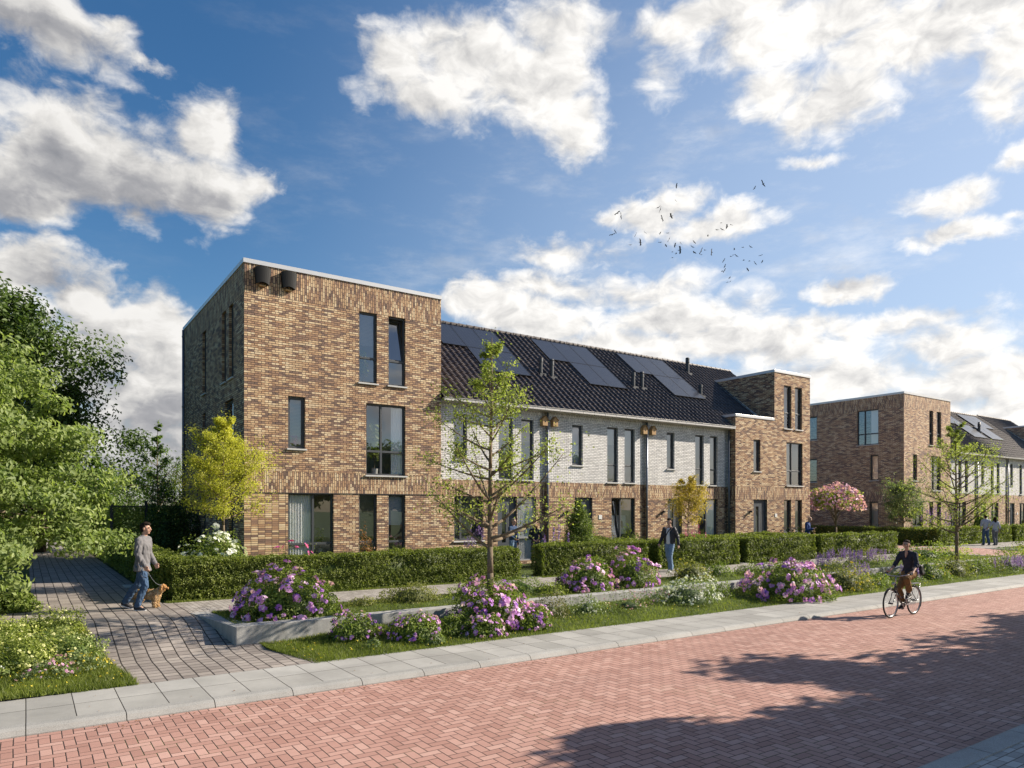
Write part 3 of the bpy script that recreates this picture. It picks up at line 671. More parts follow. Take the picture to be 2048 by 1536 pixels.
# corner house (three storeys)
def corner_house(label, x0, x1, y0, yb, top, front, side, bm='brick', boxes=False):
    h = thing('corner_house', label, 'house', (x0, y0, 0))
    L = [(-.1, 2.62, bm, False), (2.62, 3.3, bm, True), (3.3, 8.72, bm, False), (8.72, top, bm, True)]
    fh = [w_[:4] for w_ in front]; sh = [w_[:4] for w_ in side]
    P = []
    if bm == 'brick':
        P.append(stack(h, 'F', y0, x0, x0+1.32, fh, [(-.1, 2.62, 'brick_stack', False)])); P.append(stack(h, 'F', y0, x0+1.32, x1, fh, L[:1])); P.append(stack(h, 'F', y0, x0, x1, fh, L[1:]))
    else: P.append(stack(h, 'F', y0, x0, x1, fh, L))
    P += [stack(h, 'L', x0, y0, yb, sh, L), stack(h, 'R', x1, y0, yb, [], L), stack(h, 'B', yb, x0, x1, [], L)]
    build_walls(h, P)
    t = .3
    coping(h, [(x0-.03, x1+.03, y0-.03, y0+t), (x0-.03, x1+.03, yb-t, yb+.03), (x0-.03, x0+t, y0+t, yb-t), (x1-t, x1+.03, y0+t, yb-t)], top)
    mb = MB(); mb.quad((x0+.1, y0+.1, top-.25), (x1-.1, y0+.1, top-.25), (x1-.1, yb-.1, top-.25), (x0+.1, yb-.1, top-.25)); mb.build('flat_roof', 'dark_metal', h)
    for za, zb in ((.05, 2.9), (3.05, 5.95), (6.1, 9.2)): interior(h, x0+.32, x1-.2, y0+.17, y0+2.3, za, zb)
    for (a0, a1, z0, z1, kw) in front: window(h, 'F', y0, a0, a1, z0, z1, **kw)
    for (a0, a1, z0, z1, kw) in side: window(h, 'L', x0, a0, a1, z0, z1, **kw)
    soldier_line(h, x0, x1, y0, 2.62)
    return h
YA = 22.33
A = corner_house('three-storey brown brick corner house at the left end, two black boxes under its roof edge', 5.47, 12.26, YA, 32.34, 9.62,
  [(6.8, 7.34, 4.03, 5.67, dict(inner='blind:.72')),
   (9.16, 9.8, 6.35, 8.72, dict(trans=(7.2,), inner='blind:.45')), (10.22, 10.86, 6.35, 8.72, dict(trans=(7.2,), tilt=(0, 1))),
   (9.41, 10.86, 3.26, 5.67, dict(mull=(9.98,), trans=(4.07,), inner='curtain:1:.68:.97')),
   (6.8, 8.28, .1, 2.62, dict(mull=(7.62,), trans=(1.0,), inner='curtain:1:.03:.56', sill=False)),
   (9.16, 9.8, .1, 2.62, dict(trans=(1.0,), inner='blind:.55', sill=False)), (10.22, 10.86, .1, 2.62, dict(trans=(1.0,), inner='roller:.42', sill=False))],
  [(27.83, 28.5, 6.4, 8.72, {}), (24.7, 25.3, 6.35, 8.72, {}), (23.68, 24.28, 6.35, 8.72, {}), (23.7, 24.9, 3.3, 5.67, {}), (27.9, 28.5, 4.0, 5.67, {}),
   (27.9, 28.6, .1, 2.62, {}), (24.75, 25.35, .1, 2.62, {}), (23.7, 24.3, .1, 2.62, {})])
downpipe(A, 5.43, 32.25, .1, 9.6, .05)
for x, lb in ((5.995, 'black wedge-shaped swift box nearest the roof corner of the tall corner house'), (6.80, 'black wedge-shaped swift box second from the roof corner of the tall corner house')):
    t = thing('nest_box', lb, 'nest box', (x, YA, 9.0), 0, 'black nest boxes on the corner house')
    mb = MB(); n = 8   # front curved panel, narrow at the bottom, arched top and notched bottom
    def prof(s, y):
        pts = []
        for i in range(n+1):
            u = -1+2*i/n; pts.append((x+u*.25, y-.045*(1-u*u), 9.50+.05*(1-u*u)))
        bot = []
        for i in range(n+1):
            u = -1+2*i/n; bot.append((x+u*.19, y-.03*(1-u*u), 9.0+.07*(1-u*u)))
        return pts, bot
    (t0, b0) = prof(1, YA-.14); t1 = [(p[0], YA-.004, p[2]-.01) for p in t0]; b1 = [(p[0], YA-.004, p[2]+.02) for p in b0]
    for i in range(n):
        mb.quad(b0[i], b0[i+1], t0[i+1], t0[i]); mb.quad(t0[i], t0[i+1], t1[i+1], t1[i]); mb.quad(b1[i], b1[i+1], b0[i+1], b0[i])
    mb.quad(b1[0], b0[0], t0[0], t1[0]); mb.quad(b0[n], b1[n], t1[n], t0[n])
    mb.build('box_body', 'black_plastic', t)
    mb = MB(); mb.box(x-.10, x+.10, YA-.10, YA-.01, 8.955, 8.998); mb.build('entrance_block', 'wood', t)

# terraced houses with white upper wall
YW = 22.5
def terraced(label, x0, x1, y, wins, lamp_x=None, plate=None, pipe=True, dr=None, panels=None, roofmat='roof_tile', bm='brick', base=(22.2, 6.1), seg=8, vents=()):
    h = thing('terraced_house', label, 'house', (x0, y, 0), 0, GR)
    holes = [w_[:4] for w_ in wins]+([(dr[0], dr[1], .0, 2.6)] if dr else [])
    xn = x1-.30 if pipe else x1
    L = [(-.1, 2.6, bm, False), (2.6, 3.2, bm, True), (3.2, 5.72, 'white_brick', False), (5.72, 6.02, 'white_brick', True)]
    P = [stack(h, 'F', y, x0, xn, holes, L)]
    if pipe:
        P.append(stack(h, 'F', y+.1, xn, x1-.03, [], L))
        nb = {}
        for z0, z1, m, sw in L:
            mb = nb.setdefault(m, MB()); mb.quad((xn, y, z0), (xn, y+.1, z0), (xn, y+.1, z1), (xn, y, z1)); mb.quad((x1-.03, y+.1, z0), (x1-.03, y, z0), (x1-.03, y, z1), (x1-.03, y+.1, z1)); mb.quad((x1-.03, y, z0), (x1, y, z0), (x1, y, z1), (x1-.03, y, z1))
        P.append(nb)
    build_walls(h, P)
    bw = MB(); wall_panel(bw, 'B', y+9.8, x0, x1, -.1, 6.02); bw.build('back_wall', bm, h)
    for za, zb in ((.05, 2.9), (3.05, 5.9)): interior(h, x0+.02, x1-.02, y+.17, y+2.2, za, zb)
    for (a0, a1, z0, z1, kw) in wins: window(h, 'F', y, a0, a1, z0, z1, **kw)
    if dr: door(h, dr[0], dr[1], y)
    if lamp_x: lamp(h, lamp_x, y, 1.95)
    if plate: number_plate(h, plate, y, 1.78)
    if pipe: downpipe(h, x1-.06, y, .05, 5.95)
    r_ = tiles(h, x0, x1, base[0], base[1], 27.3 if base[0] < 22.5 else 28.2, base[1]+.82*5.1, roofmat, seg=seg)
    gutter(h, x0, x1, base[0]+.04, base[1]-.0)
    for (vx, vy, hh, c) in vents: vent(r_, vx, vy, base[1]+.82*(vy-base[0]), hh, .1, c)
    return h
sw = dict(sill=True); tall = dict(trans=(3.98,))
H1 = terraced('white-topped terraced house directly right of the tall corner house, behind the slender street tree', 12.262, 17.2, YW,
  [(12.9, 13.45, 3.95, 5.62, dict()), (14.85, 15.5, 3.26, 5.62, dict(trans=(4.0,), inner='pale:1')), (15.9, 16.5, 3.26, 5.62, dict(trans=(4.0,), inner='pale:.35')),
   (12.9, 14.15, .95, 2.6, dict(mull=(13.2,), inner='blind:.4')), (15.72, 16.62, .1, 2.6, dict(trans=(1.0,), inner='curtain', mat='panel_grey', sill=False, lab='glazed panel beside the door'))],
  dr=(14.8, 15.7), vents=((18.0-5.4+.0, 24.5, .7, False),))
H2 = terraced('middle terraced house with white upper wall and framed art behind its ground floor window', 17.2, 22.72, YW,
  [(18.45, 19.02, 3.92, 5.58, dict(inner='roller:.95')), (20.38, 21.0, 3.26, 5.6, dict(trans=(4.0,), inner='pale:.3')), (21.38, 22.0, 3.26, 5.6, dict(trans=(4.0,), inner='pale:.95')),
   (20.62, 22.0, .1, 2.6, dict(mull=(21.2,), trans=(.75,), tilt=(0, 1), inner='pale:.3:.5:.95', sill=False))],
  lamp_x=18.15, plate=19.98, dr=(18.6, 19.55), vents=((18.32, 24.48, .85, False), (18.83, 24.36, .85, True)))
H3 = terraced('white-topped terraced house next to the stepped end house, behind the golden-leaved tree', 22.72, 28.3, YW,
  [(24.0, 24.5, 3.95, 5.6, dict()), (25.9, 26.5, 3.26, 5.6, dict(trans=(4.0,))), (26.93, 27.5, 3.26, 5.6, dict(trans=(4.0,), inner='pale:.95')),
   (26.1, 27.5, .1, 2.6, dict(mull=(26.75,), trans=(.75,), inner='curtain:1:.5:.95', sill=False))],
  lamp_x=23.72, dr=(24.05, 25.0), vents=((23.79, 24.45, .85, False), (24.36, 24.45, .85, True), (29.77-1.6, 26.45, .02, False)))
solar_array('five solar panels on the tiled roof beside the tall corner house, behind the street tree', 14.08, 15.2)
solar_array('five solar panels in the middle of the long tiled roof, above the framed-art window', 19.58, 20.7)
solar_array('five solar panels on the long tiled roof nearest the stepped end house', 25.0, 26.12)
for x, nm in ((16.93, 'house-shaped wooden bird box left of the downpipe nearest the slender street tree'), (17.45, 'house-shaped wooden bird box right of the downpipe nearest the slender street tree'),
              (22.45, 'house-shaped wooden bird box left of the second downpipe, above the walking man in the jacket'), (22.98, 'house-shaped wooden bird box right of the second downpipe, above the walking man in the jacket')):
    yy = YW if x not in (16.93+0, 22.45) else YW
    z = 5.42; t = thing('bird_box', nm, 'bird box', (x, yy, z), 0, 'wooden bird boxes under the gutter')
    mb = MB(); w2, d = .12, .2
    mb.box(x-w2, x+w2, yy-d, yy-.004, z, z+.24, skip='t')
    mb.quad((x-w2, yy-d, z+.24), (x+w2, yy-d, z+.24), (x, yy-d, z+.36), (x, yy-d, z+.36))
    mb.build('box_body', 'wood', t)
    for s in (-1, 1):
        r = MB(); p = [(x+s*.15, yy-d-.03, z+.215), (x, yy-d-.03, z+.375), (x, yy-.004, z+.375), (x+s*.15, yy-.004, z+.215)]
        q = [(a, b, c+.02) for a, b, c in p]; r.quad(*p); r.quad(*q); 
        for i in range(4): r.quad(p[i], p[(i+1) % 4], q[(i+1) % 4], q[i])
        r.build('roof_board', 'wood', t)
    m = MB(); m.cyl((x, yy-d-.004, z+.16), (x, yy-d+.01, z+.16), .03, n=16); m.build('entrance_hole', 'black_plastic', t)

# stepped end house
def end_house(label, x0, xt, x1, y0, base, top=9.1, low=6.62, wins=(), dr=None, bm='brick', vents=(), roofmat='roof_tile', ry=27.3, lampx=None, plate=None):
    h = thing('end_house', label, 'house', (x0, y0, 0), 0, GR)
    yt = base[0]+(top-base[1])/.82
    L = [(-.1, 2.6, bm, False), (2.6, 3.22, bm, True), (3.22, low, bm, False)]
    holes = [w_[:4] for w_ in wins]+([(dr[0], dr[1], 0., 2.6)] if dr else [])
    P = [stack(h, 'F', y0, x0, x1, holes, L), stack(h, 'F', y0, xt, x1, holes, [(low, top, bm, False)]),
         stack(h, 'L', x0, y0, y0+1.1, [], L), stack(h, 'R', x1, y0, y0+10., [], L), stack(h, 'R', x1, y0, yt+.3, [], [(low, top, bm, False)]), stack(h, 'L', xt, y0, yt+.2, [], [(low-.3, top, bm, False)]),
         stack(h, 'B', yt+.2, xt, x1, [], [(low, top, bm, False)])]
    build_walls(h, P)
    bw = MB(); wall_panel(bw, 'B', y0+10, x0, x1, -.1, low); bw.build('back_wall', bm, h)
    coping(h, [(xt-.03, x1+.03, y0-.03, y0+.25), (xt-.03, xt+.22, y0+.25, yt+.2), (x1-.22, x1+.03, y0+.25, yt+.2)], top)
    coping(h, [(x0-.03, xt-.035, y0-.03, y0+.22), (x0-.03, x0+.2, y0+.22, y0+.95)], low)
    mb = MB(); mb.quad((xt, y0+.1, top-.1), (x1, y0+.1, top-.1), (x1, yt, top-.1), (xt, yt, top-.1)); mb.quad((x0, y0+.1, low-.15), (xt, y0+.1, low-.15), (xt, y0+1.5, low-.15), (x0, y0+1.5, low-.15)); mb.build('flat_roof', 'dark_metal', h)
    # sloping flashing along the tower side
    mb = MB(); a = (xt-.012, base[0]+.75, base[1]+.82*.75+.10); b_ = (xt-.012, yt, top+.02)
    mb.quad(a, b_, (b_[0], b_[1], b_[2]+.07), (a[0], a[1], a[2]+.07)); mb.quad((xt-.1, a[1], a[2]), (xt-.1, b_[1], b_[2]), b_, a); mb.build('flashing', 'coping', h)
    r_ = tiles(h, x0, x1, base[0]+.6, base[1]+.82*.6, ry, base[1]+.82*(ry-base[0]), roofmat)
    for (vx, vy, hh, c) in vents: vent(r_, vx, vy, base[1]+.82*(vy-base[0]), hh, .1, c)
    for za, zb in ((.05, 2.9), (3.05, 5.9)): interior(h, x0+.05, x1-.05, y0+.17, y0+2.2, za, zb)
    interior(h, xt+.05, x1-.05, y0+.17, y0+2.2, 6.05, 8.95)
    for (a0, a1, z0, z1, kw) in wins: window(h, 'F', y0, a0, a1, z0, z1, **kw)
    if dr: door(h, dr[0], dr[1], y0)
    if lampx: lamp(h, lampx, y0, 1.95)
    if plate: number_plate(h, plate, y0, 1.8)
    return h
E1 = end_house('brown brick end house with stepped roofline and narrow tower, last of the nearer row', 28.32, 31.39, 34.48, 22.1, (22.2, 6.1),
  wins=[(32.19, 32.83, 6.28, 8.5, dict(trans=(7.1,))), (33.14, 33.76, 6.28, 8.5, dict(trans=(7.1,))), (29.7, 30.25, 4.0, 5.58, dict(inner='blind:.5')),
        (32.4, 33.8, 3.34, 5.58, dict(mull=(32.95,), trans=(4.1,), inner='pale:.9:.05:.4')), (32.19, 32.8, .1, 2.6, dict(trans=(.9,), sill=False)), (33.14, 33.76, .1, 2.6, dict(trans=(.9,), sill=False))],
  dr=(29.7, 30.8), vents=((28.55, 24.46, .7, False), (29.77, 26.4, .95, True)), lampx=29.4, plate=31.5)

# second row beyond the side street
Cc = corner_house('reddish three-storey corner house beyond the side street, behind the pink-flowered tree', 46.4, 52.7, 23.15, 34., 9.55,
  [(47.55, 48.1, 3.98, 5.7, {}), (49.72, 50.26, 6.4, 8.72, dict(trans=(7.2,))), (50.76, 51.38, 6.4, 8.72, dict(trans=(7.2,))), (49.98, 51.31, 3.38, 5.7, dict(mull=(50.5,), trans=(4.1,))),
   (47.5, 48.9, .1, 2.62, dict(mull=(48.2,), trans=(1.,), sill=False)), (49.72, 50.26, .1, 2.62, dict(sill=False)), (50.76, 51.38, .1, 2.62, dict(sill=False))],
  [(24.8, 26.25, 6.42, 8.75, dict(mull=(25.75,), trans=(7.15,))), (24.8, 25.35, 4.03, 5.72, {}), (29.2, 30., 7.05, 8.75, {}), (29.2, 30., 4.05, 5.72, {}), (24.8, 25.4, .1, 2.62, dict(sill=False))], bm='brick_far')
fw2 = [lambda x: (x, x+.5, 3.95, 5.6, {}), lambda x: (x, x+.5, 3.3, 5.6, dict(trans=(4.,)))]
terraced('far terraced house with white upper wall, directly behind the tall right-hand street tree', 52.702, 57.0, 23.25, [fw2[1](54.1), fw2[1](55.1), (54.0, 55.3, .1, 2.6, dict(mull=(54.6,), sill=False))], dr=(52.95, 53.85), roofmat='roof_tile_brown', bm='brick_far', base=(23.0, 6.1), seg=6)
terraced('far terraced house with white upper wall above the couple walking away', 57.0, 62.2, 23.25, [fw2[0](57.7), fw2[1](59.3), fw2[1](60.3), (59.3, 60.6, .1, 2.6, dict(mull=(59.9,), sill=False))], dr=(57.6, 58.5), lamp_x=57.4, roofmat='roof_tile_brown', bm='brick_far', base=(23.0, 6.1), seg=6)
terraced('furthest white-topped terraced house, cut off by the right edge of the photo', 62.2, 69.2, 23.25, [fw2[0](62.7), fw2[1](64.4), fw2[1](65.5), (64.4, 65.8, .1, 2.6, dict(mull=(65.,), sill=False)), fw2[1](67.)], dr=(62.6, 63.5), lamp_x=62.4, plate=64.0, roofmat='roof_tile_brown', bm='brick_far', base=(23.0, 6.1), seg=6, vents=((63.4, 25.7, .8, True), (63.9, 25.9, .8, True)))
solar_array('solar panels on the far brown roof, partly hidden by the reddish corner house', 58.6, 60.5, 24.9, 26.3, 27.7, (23.0, 6.1))
solar_array('blue-reflecting solar panels on the far brown roof at the right edge of the photo', 64.1, 63.6, 24.9, 26.3, 27.75, (23.0, 6.1))
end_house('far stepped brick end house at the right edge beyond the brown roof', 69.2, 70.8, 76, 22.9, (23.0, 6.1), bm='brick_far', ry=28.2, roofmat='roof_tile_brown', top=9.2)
# garden shed and tall clipped screen in the gap between the rows
t = thing('garden_shed', 'dark board garden shed in the gap left of the reddish corner house', 'shed', (38.5, 33, 0))
mb = MB(); mb.box(43.2, 45.2, 31., 33, 0, 2.35); o_ = mb.build('shed_wall', 'dark_metal', t)
mb = MB(); mb.box(43.05, 45.35, 30.8, 33.2, 2.352, 2.5); mb.build('shed_roof', 'zinc', t)
# ---------------------------------------------------------------- vegetation
def unit(v): return v/np.maximum(np.linalg.norm(v, axis=1, keepdims=True), 1e-9)
def fbm(p, s, seed=0):
    """cheap smooth noise from summed sines, -1..1"""
    r = np.random.default_rng(seed+99); o = np.zeros(len(p))
    for i in range(5):
        k = r.normal(size=3); k /= np.linalg.norm(k); o += np.sin(p @ k*s*(1.2**i)*2*pi+r.uniform(0, 6.28))
    return o/3.2
def leaves(name, C, N, size, material, parent, M=None, aspect=.55, fold=.25, tintv=None, jitter=.7, extra=None, kind=None):
    """one mesh of many small folded leaves: centres C, outward directions N, lengths size"""
    n = len(C); size = np.broadcast_to(size, (n,))*rng.uniform(.65, 1.3, n)
    N = unit(N+rng.normal(size=(n, 3))*jitter); T = unit(np.cross(N, rng.normal(size=(n, 3)))); B = np.cross(N, T)
    L = T*size[:, None]*.5; W = B*(size*aspect)[:, None]*.5; U = N*(size*fold)[:, None]*.5
    V = np.stack([C-L, C+W*1.0+U-L*.1, C+L-U*.3, C-W*1.0+U-L*.1], 1).reshape(-1, 3)
    if tintv is None: tintv = np.zeros(n)
    t = np.clip(.45+.25*tintv+rng.normal(size=n)*.22, 0, 1)
    q = np.arange(n)*4
    tris = np.stack([q, q+1, q+2, q, q+2, q+3], 1).reshape(-1)
    nv, nt_ = len(V), 2*n; tint = np.repeat(t, 4)
    if extra is not None:   # extra solid triangles (core)
        ev, ef = extra; tris = np.concatenate([tris, (ef+nv).ravel()]); V = np.concatenate([V, ev]); tint = np.concatenate([tint, np.zeros(len(ev))]); nt_ += len(ef); nv += len(ev)
    me = bpy.data.meshes.new(name); me.vertices.add(nv); me.vertices.foreach_set('co', V.astype(np.float32).ravel())
    me.loops.add(len(tris)); me.loops.foreach_set('vertex_index', tris.astype(np.int32))
    me.polygons.add(nt_); me.polygons.foreach_set('loop_start', np.arange(0, 3*nt_, 3, dtype=np.int32)); me.polygons.foreach_set('loop_total', np.full(nt_, 3, dtype=np.int32))
    a = me.attributes.new('tint', 'FLOAT', 'POINT'); a.data.foreach_set('value', tint.astype(np.float32))
    me.materials.append(MATS[material]); me.update(); me.validate()
    o = bpy.data.objects.new(name, me); link(o, parent, M, True if M is None else False)
    if kind: o['kind'] = kind
    return o
def boxcore(x0, x1, y0, y1, z0, z1):
    v = np.array([(x, y, z) for z in (z0, z1) for y in (y0, y1) for x in (x0, x1)])
    f = np.array([(0, 2, 3), (0, 3, 1), (4, 5, 7), (4, 7, 6), (0, 1, 5), (0, 5, 4), (2, 6, 7), (2, 7, 3), (0, 4, 6), (0, 6, 2), (1, 3, 7), (1, 7, 5)]); return v, f
def icore(c, r, sub=2, lump=.15, seed=0):
    bm = bmesh.new(); bmesh.ops.create_icosphere(bm, subdivisions=sub, radius=1); v = np.array([x.co[:] for x in bm.verts]); f = np.array([[x.index for x in q.verts] for q in bm.faces]); bm.free()
    v = v*(1+lump*fbm(v, .8, seed))[:, None]; return np.array(c)+v*np.array(r), f
def hedge(label, x0, x1, y0, y1, h=.95, z0=0., dens=1700, size=.05, material='leaf_hedge', group='clipped hedges in front of the houses', name='hedge', cat='hedge'):
    t = thing(name, label, cat, ((x0+x1)/2, (y0+y1)/2, z0), 0, group)
    lx, ly = x1-x0, y1-y0; areas = np.array([lx*h, lx*h*.5, ly*h, ly*h, lx*ly]); n = (areas*dens).astype(int); C = []; N = []
    for k, m in enumerate(n):
        u, v = rng.random(m), rng.random(m)
        if k < 2: c = np.stack([x0+u*lx, np.full(m, y0 if k == 0 else y1), z0+v*h], 1); nn = (0, -1 if k == 0 else 1, .25)
        elif k < 4: c = np.stack([np.full(m, x0 if k == 2 else x1), y0+u*ly, z0+v*h], 1); nn = (-1 if k == 2 else 1, 0, .25)
        else: c = np.stack([x0+u*lx, y0+v*ly, np.full(m, z0+h)], 1); nn = (0, 0, 1)
        C.append(c); N.append(np.tile(nn, (m, 1)).astype(float))
    C = np.concatenate(C); N = np.concatenate(N)
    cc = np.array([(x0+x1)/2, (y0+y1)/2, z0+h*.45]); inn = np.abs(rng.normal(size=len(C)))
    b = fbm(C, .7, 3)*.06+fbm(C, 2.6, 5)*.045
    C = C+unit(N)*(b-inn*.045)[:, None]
    e = rng.random(len(C)) < .04; C[e] += unit(N[e]+[0, 0, .4])*(rng.random(e.sum())*.07)[:, None]
    C[:, 2] = np.maximum(C[:, 2], z0+.02)
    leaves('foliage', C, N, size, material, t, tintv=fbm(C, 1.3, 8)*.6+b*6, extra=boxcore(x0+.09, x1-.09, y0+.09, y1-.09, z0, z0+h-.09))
    return t
def shrub(name, label, x, y, z, rx, rz, leaf='leaf_shrub', size=.05, n=1500, flower=None, nf=0, fs=.06, lump=.28, ry=None, seed=None, group=None, cat='shrub', petals=5, top=.0, spikes=0):
    """rounded bush: foliage through an uneven dome, blossoms on its outside"""
    ry = ry or rx*.85; seed = int(abs(x*131+y*17)) if seed is None else seed
    t = thing(name, label, cat, (x, y, z), 0, group)
    d = unit(rng.normal(size=(n, 3))); d[:, 2] = np.abs(d[:, 2])*1.0-.12*rng.random(n); d = unit(d)
    def surf(d): return 1+lump*fbm(d*1.0, .62, seed)+lump*.55*fbm(d, 1.7, seed+1)
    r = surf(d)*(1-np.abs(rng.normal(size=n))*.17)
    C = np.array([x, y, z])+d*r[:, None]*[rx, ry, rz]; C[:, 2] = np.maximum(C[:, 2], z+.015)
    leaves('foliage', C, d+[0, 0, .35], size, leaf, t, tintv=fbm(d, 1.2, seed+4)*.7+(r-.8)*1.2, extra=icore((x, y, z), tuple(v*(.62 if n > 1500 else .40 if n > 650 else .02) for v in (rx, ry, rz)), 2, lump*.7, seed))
    if nf:
        d = unit(rng.normal(size=(nf*3, 3))); d[:, 2] = np.abs(d[:, 2]); keep = fbm(d, .9, seed+7)+rng.normal(size=len(d))*.5 > -.1; d = unit(d[keep][:nf]+[0, 0, top]); m = len(d)
        C0 = np.array([x, y, z])+d*(surf(d)*rng.uniform(.95, 1.06, m))[:, None]*[rx, ry, rz]; C0[:, 2] = np.maximum(C0[:, 2], z+.05)
        if spikes: # upright flower spikes
            K = spikes; C = np.repeat(C0, K, 0); s = rng.random(len(C)); C[:, 2] += s*fs*5; C[:, :2] += rng.normal(size=(len(C), 2))*fs*.28*(1.15-s)[:, None]
            leaves('blossoms', C, rng.normal(size=C.shape), fs*.55, flower, t, aspect=.8, kind='stuff')
        else:
            NN = unit(d+rng.normal(size=(m, 3))*.4); sz = fs*rng.uniform(.6, 1.25, m)
            T = unit(np.cross(NN, rng.normal(size=(m, 3)))); B = np.cross(NN, T); CC = []; QQ = []
            tv = np.repeat(rng.normal(size=m)*1.1+.5*fbm(d, .8, seed+2), petals)
            for k in range(petals):
                a = 2*pi*k/petals; CC.append(C0+(T*cos(a)+B*sin(a))*(sz*.42)[:, None]); QQ.append(NN+(T*cos(a)+B*sin(a))*.35)
            C = np.stack(CC, 1).reshape(-1, 3); Q = np.stack(QQ, 1).reshape(-1, 3)
            leaves('blossoms', C, Q, np.repeat(sz*.8, petals), flower, t, aspect=.95, fold=.1, tintv=tv, jitter=.18, kind='stuff')
    return t
def grow(t, x, y, z, H, prof, trunk_r, leaf, leaf_size, per, n_limb=24, start=.28, up=.75, sub=5, bark='bark', spread=.16, curve=.25, seed=1, tips=1.0, lean=(0, 0), trunk_top=.97, smin=.25):
    """tapered trunk, limbs and twigs; leaves in clumps along the twigs. prof(h) = crown radius at relative height h"""
    rs = np.random.default_rng(seed); mb = MB(); lb = MB(); base = np.array([x, y, z]); top = base+[lean[0], lean[1], H*trunk_top]
    def axis(h): 
        p = base+(top-base)*h; p[0] += .03*H*sin(h*5+seed)*h*.3; p[1] += .03*H*cos(h*4+seed)*h*.3; return p
    hs = np.linspace(0, 1, 12); mb.tube([tuple(axis(h)) for h in hs], [trunk_r*(1-.9*h)*(1.25 if h == 0 else 1) for h in hs], 10)
    C = []; N = []
    for i in range(n_limb):
        h0 = start+(.97-start)*min(.99, max(0, (i+.5+rs.uniform(-1.6, 1.6))/n_limb)); a = i*2.399+rs.uniform(-.4, .4); p = axis(h0)
        h1 = min(1.0, h0+.12+.1*(1-h0)); rad = prof(min(1, h1))*rs.uniform(.6, 1.14)
        dirn = np.array([cos(a), sin(a), 0]); upk = up*rs.uniform(.45, 1.55)*rad+.02
        pts = [p+dirn*rad*s+np.array([0, 0, 1])*upk*(s**(1+curve)) for s in np.linspace(0, 1, 7)]
        r0 = trunk_r*(1-.9*h0)*.55+.004; lb.tube([tuple(q) for q in pts], [r0*(1-.85*s)+.002 for s in np.linspace(0, 1, 7)], 6)
        for k in range(sub):
            s = rs.uniform(smin, 1.) if k else 1.; q = pts[0]+(pts[-1]-pts[0])*s; q = np.array([np.interp(s, np.linspace(0, 1, 7), [v[j] for v in pts]) for j in range(3)])
            aa = a+rs.uniform(-1.3, 1.3); Lq = rad*spread*rs.uniform(.8, 2.2)+.05; dq = np.array([cos(aa), sin(aa), rs.uniform(-.1, .9)]); e = q+dq/np.linalg.norm(dq)*Lq
            lb.tube([tuple(q), tuple((q+e)/2+[0, 0, -.02]), tuple(e)], [r0*.35*(1-.7*s)+.002, .002, .0015], 4)
            m = int(per*rs.uniform(.6, 1.4)); u = rs.random(m)[:, None]**.7
            c = q+(e-q)*u+rs.normal(size=(m, 3))*Lq*.30; C.append(c); N.append(c-q+[0, 0, .1*H*.2])
    m = int(per*.5); c = axis(.99)+rs.normal(size=(m*2, 3))*(prof(.97)*.25+.03)*np.array([1, 1, 1.3]); C.append(c); N.append(np.tile([0, 0, 1.], (len(c), 1)))
    C = np.concatenate(C); N = unit(np.concatenate(N))
    k_ = len(mb.v); mb.v += lb.v; mb.f += [tuple(i+k_ for i in f) for f in lb.f]; mb.uv += lb.uv; mb.build('trunk', bark, t, smooth=True)
    leaves('crown', C, N+[0, 0, .3], leaf_size, leaf, t, tintv=fbm(C, .9/max(.5, prof(.5)), seed), jitter=.8)
    return t
def blob_tree(t, x, y, z, cz, R3, leaf, size, n, trunk_r, bark, clumps=60, seed=2, crs=.24, core=.0, limbs=14, squash=1., bottom=-.9, skirt=0.):
    """dense crown of many clumps of leaves around limbs"""
    rs = np.random.default_rng(seed); R3 = np.array(R3); c0 = np.array([x, y, cz]); mb = MB(); lb = MB()
    d = unit(rs.normal(size=(clumps*2, 3))); d = d[d[:, 2] > bottom][:clumps]; rr = rs.uniform(.35, 1., len(d))**.6; K = d*rr[:, None]*(1+.22*fbm(d, .6, seed))[:, None]
    K[:, :2] *= (1+skirt*np.clip(-K[:, 2:3], 0, 1)); mb.tube([(x, y, z), (x+.02, y, z+(cz-z)*.5), tuple(c0+[0, 0, R3[2]*.3])], [trunk_r*1.2, trunk_r, trunk_r*.45], 10)
    for k in range(min(limbs, len(K))):
        e = c0+K[k]*R3*.9; s = np.array([x, y, z+(cz-z)*rs.uniform(.5, 1.)]); mid = (s+e)/2+rs.normal(size=3)*.08*R3.mean()+[0, 0, .05*R3[2]]
        lb.tube([tuple(s), tuple(mid), tuple(e)], [trunk_r*.45, trunk_r*.22, trunk_r*.06], 6)
    idx = rs.integers(0, len(K), n); w = unit(rs.normal(size=(n, 3)))*(rs.random(n)[:, None]**.5)
    C = K[idx]+w*crs*rs.uniform(.6, 1.3, len(K))[idx][:, None]*[1, 1, squash]
    N = w*.7+K[idx]*.6+[0, 0, .25]
    C = c0+C*R3
    k_ = len(mb.v); mb.v += lb.v; mb.f += [tuple(i+k_ for i in f) for f in lb.f]; mb.uv += lb.uv; mb.build('trunk', bark, t, smooth=True)
    leaves('crown', C, N, size, leaf, t, tintv=(rs.normal(size=len(K))*.5)[idx]+fbm(C, .4/R3[0], seed)*.5, jitter=.6)
    return t

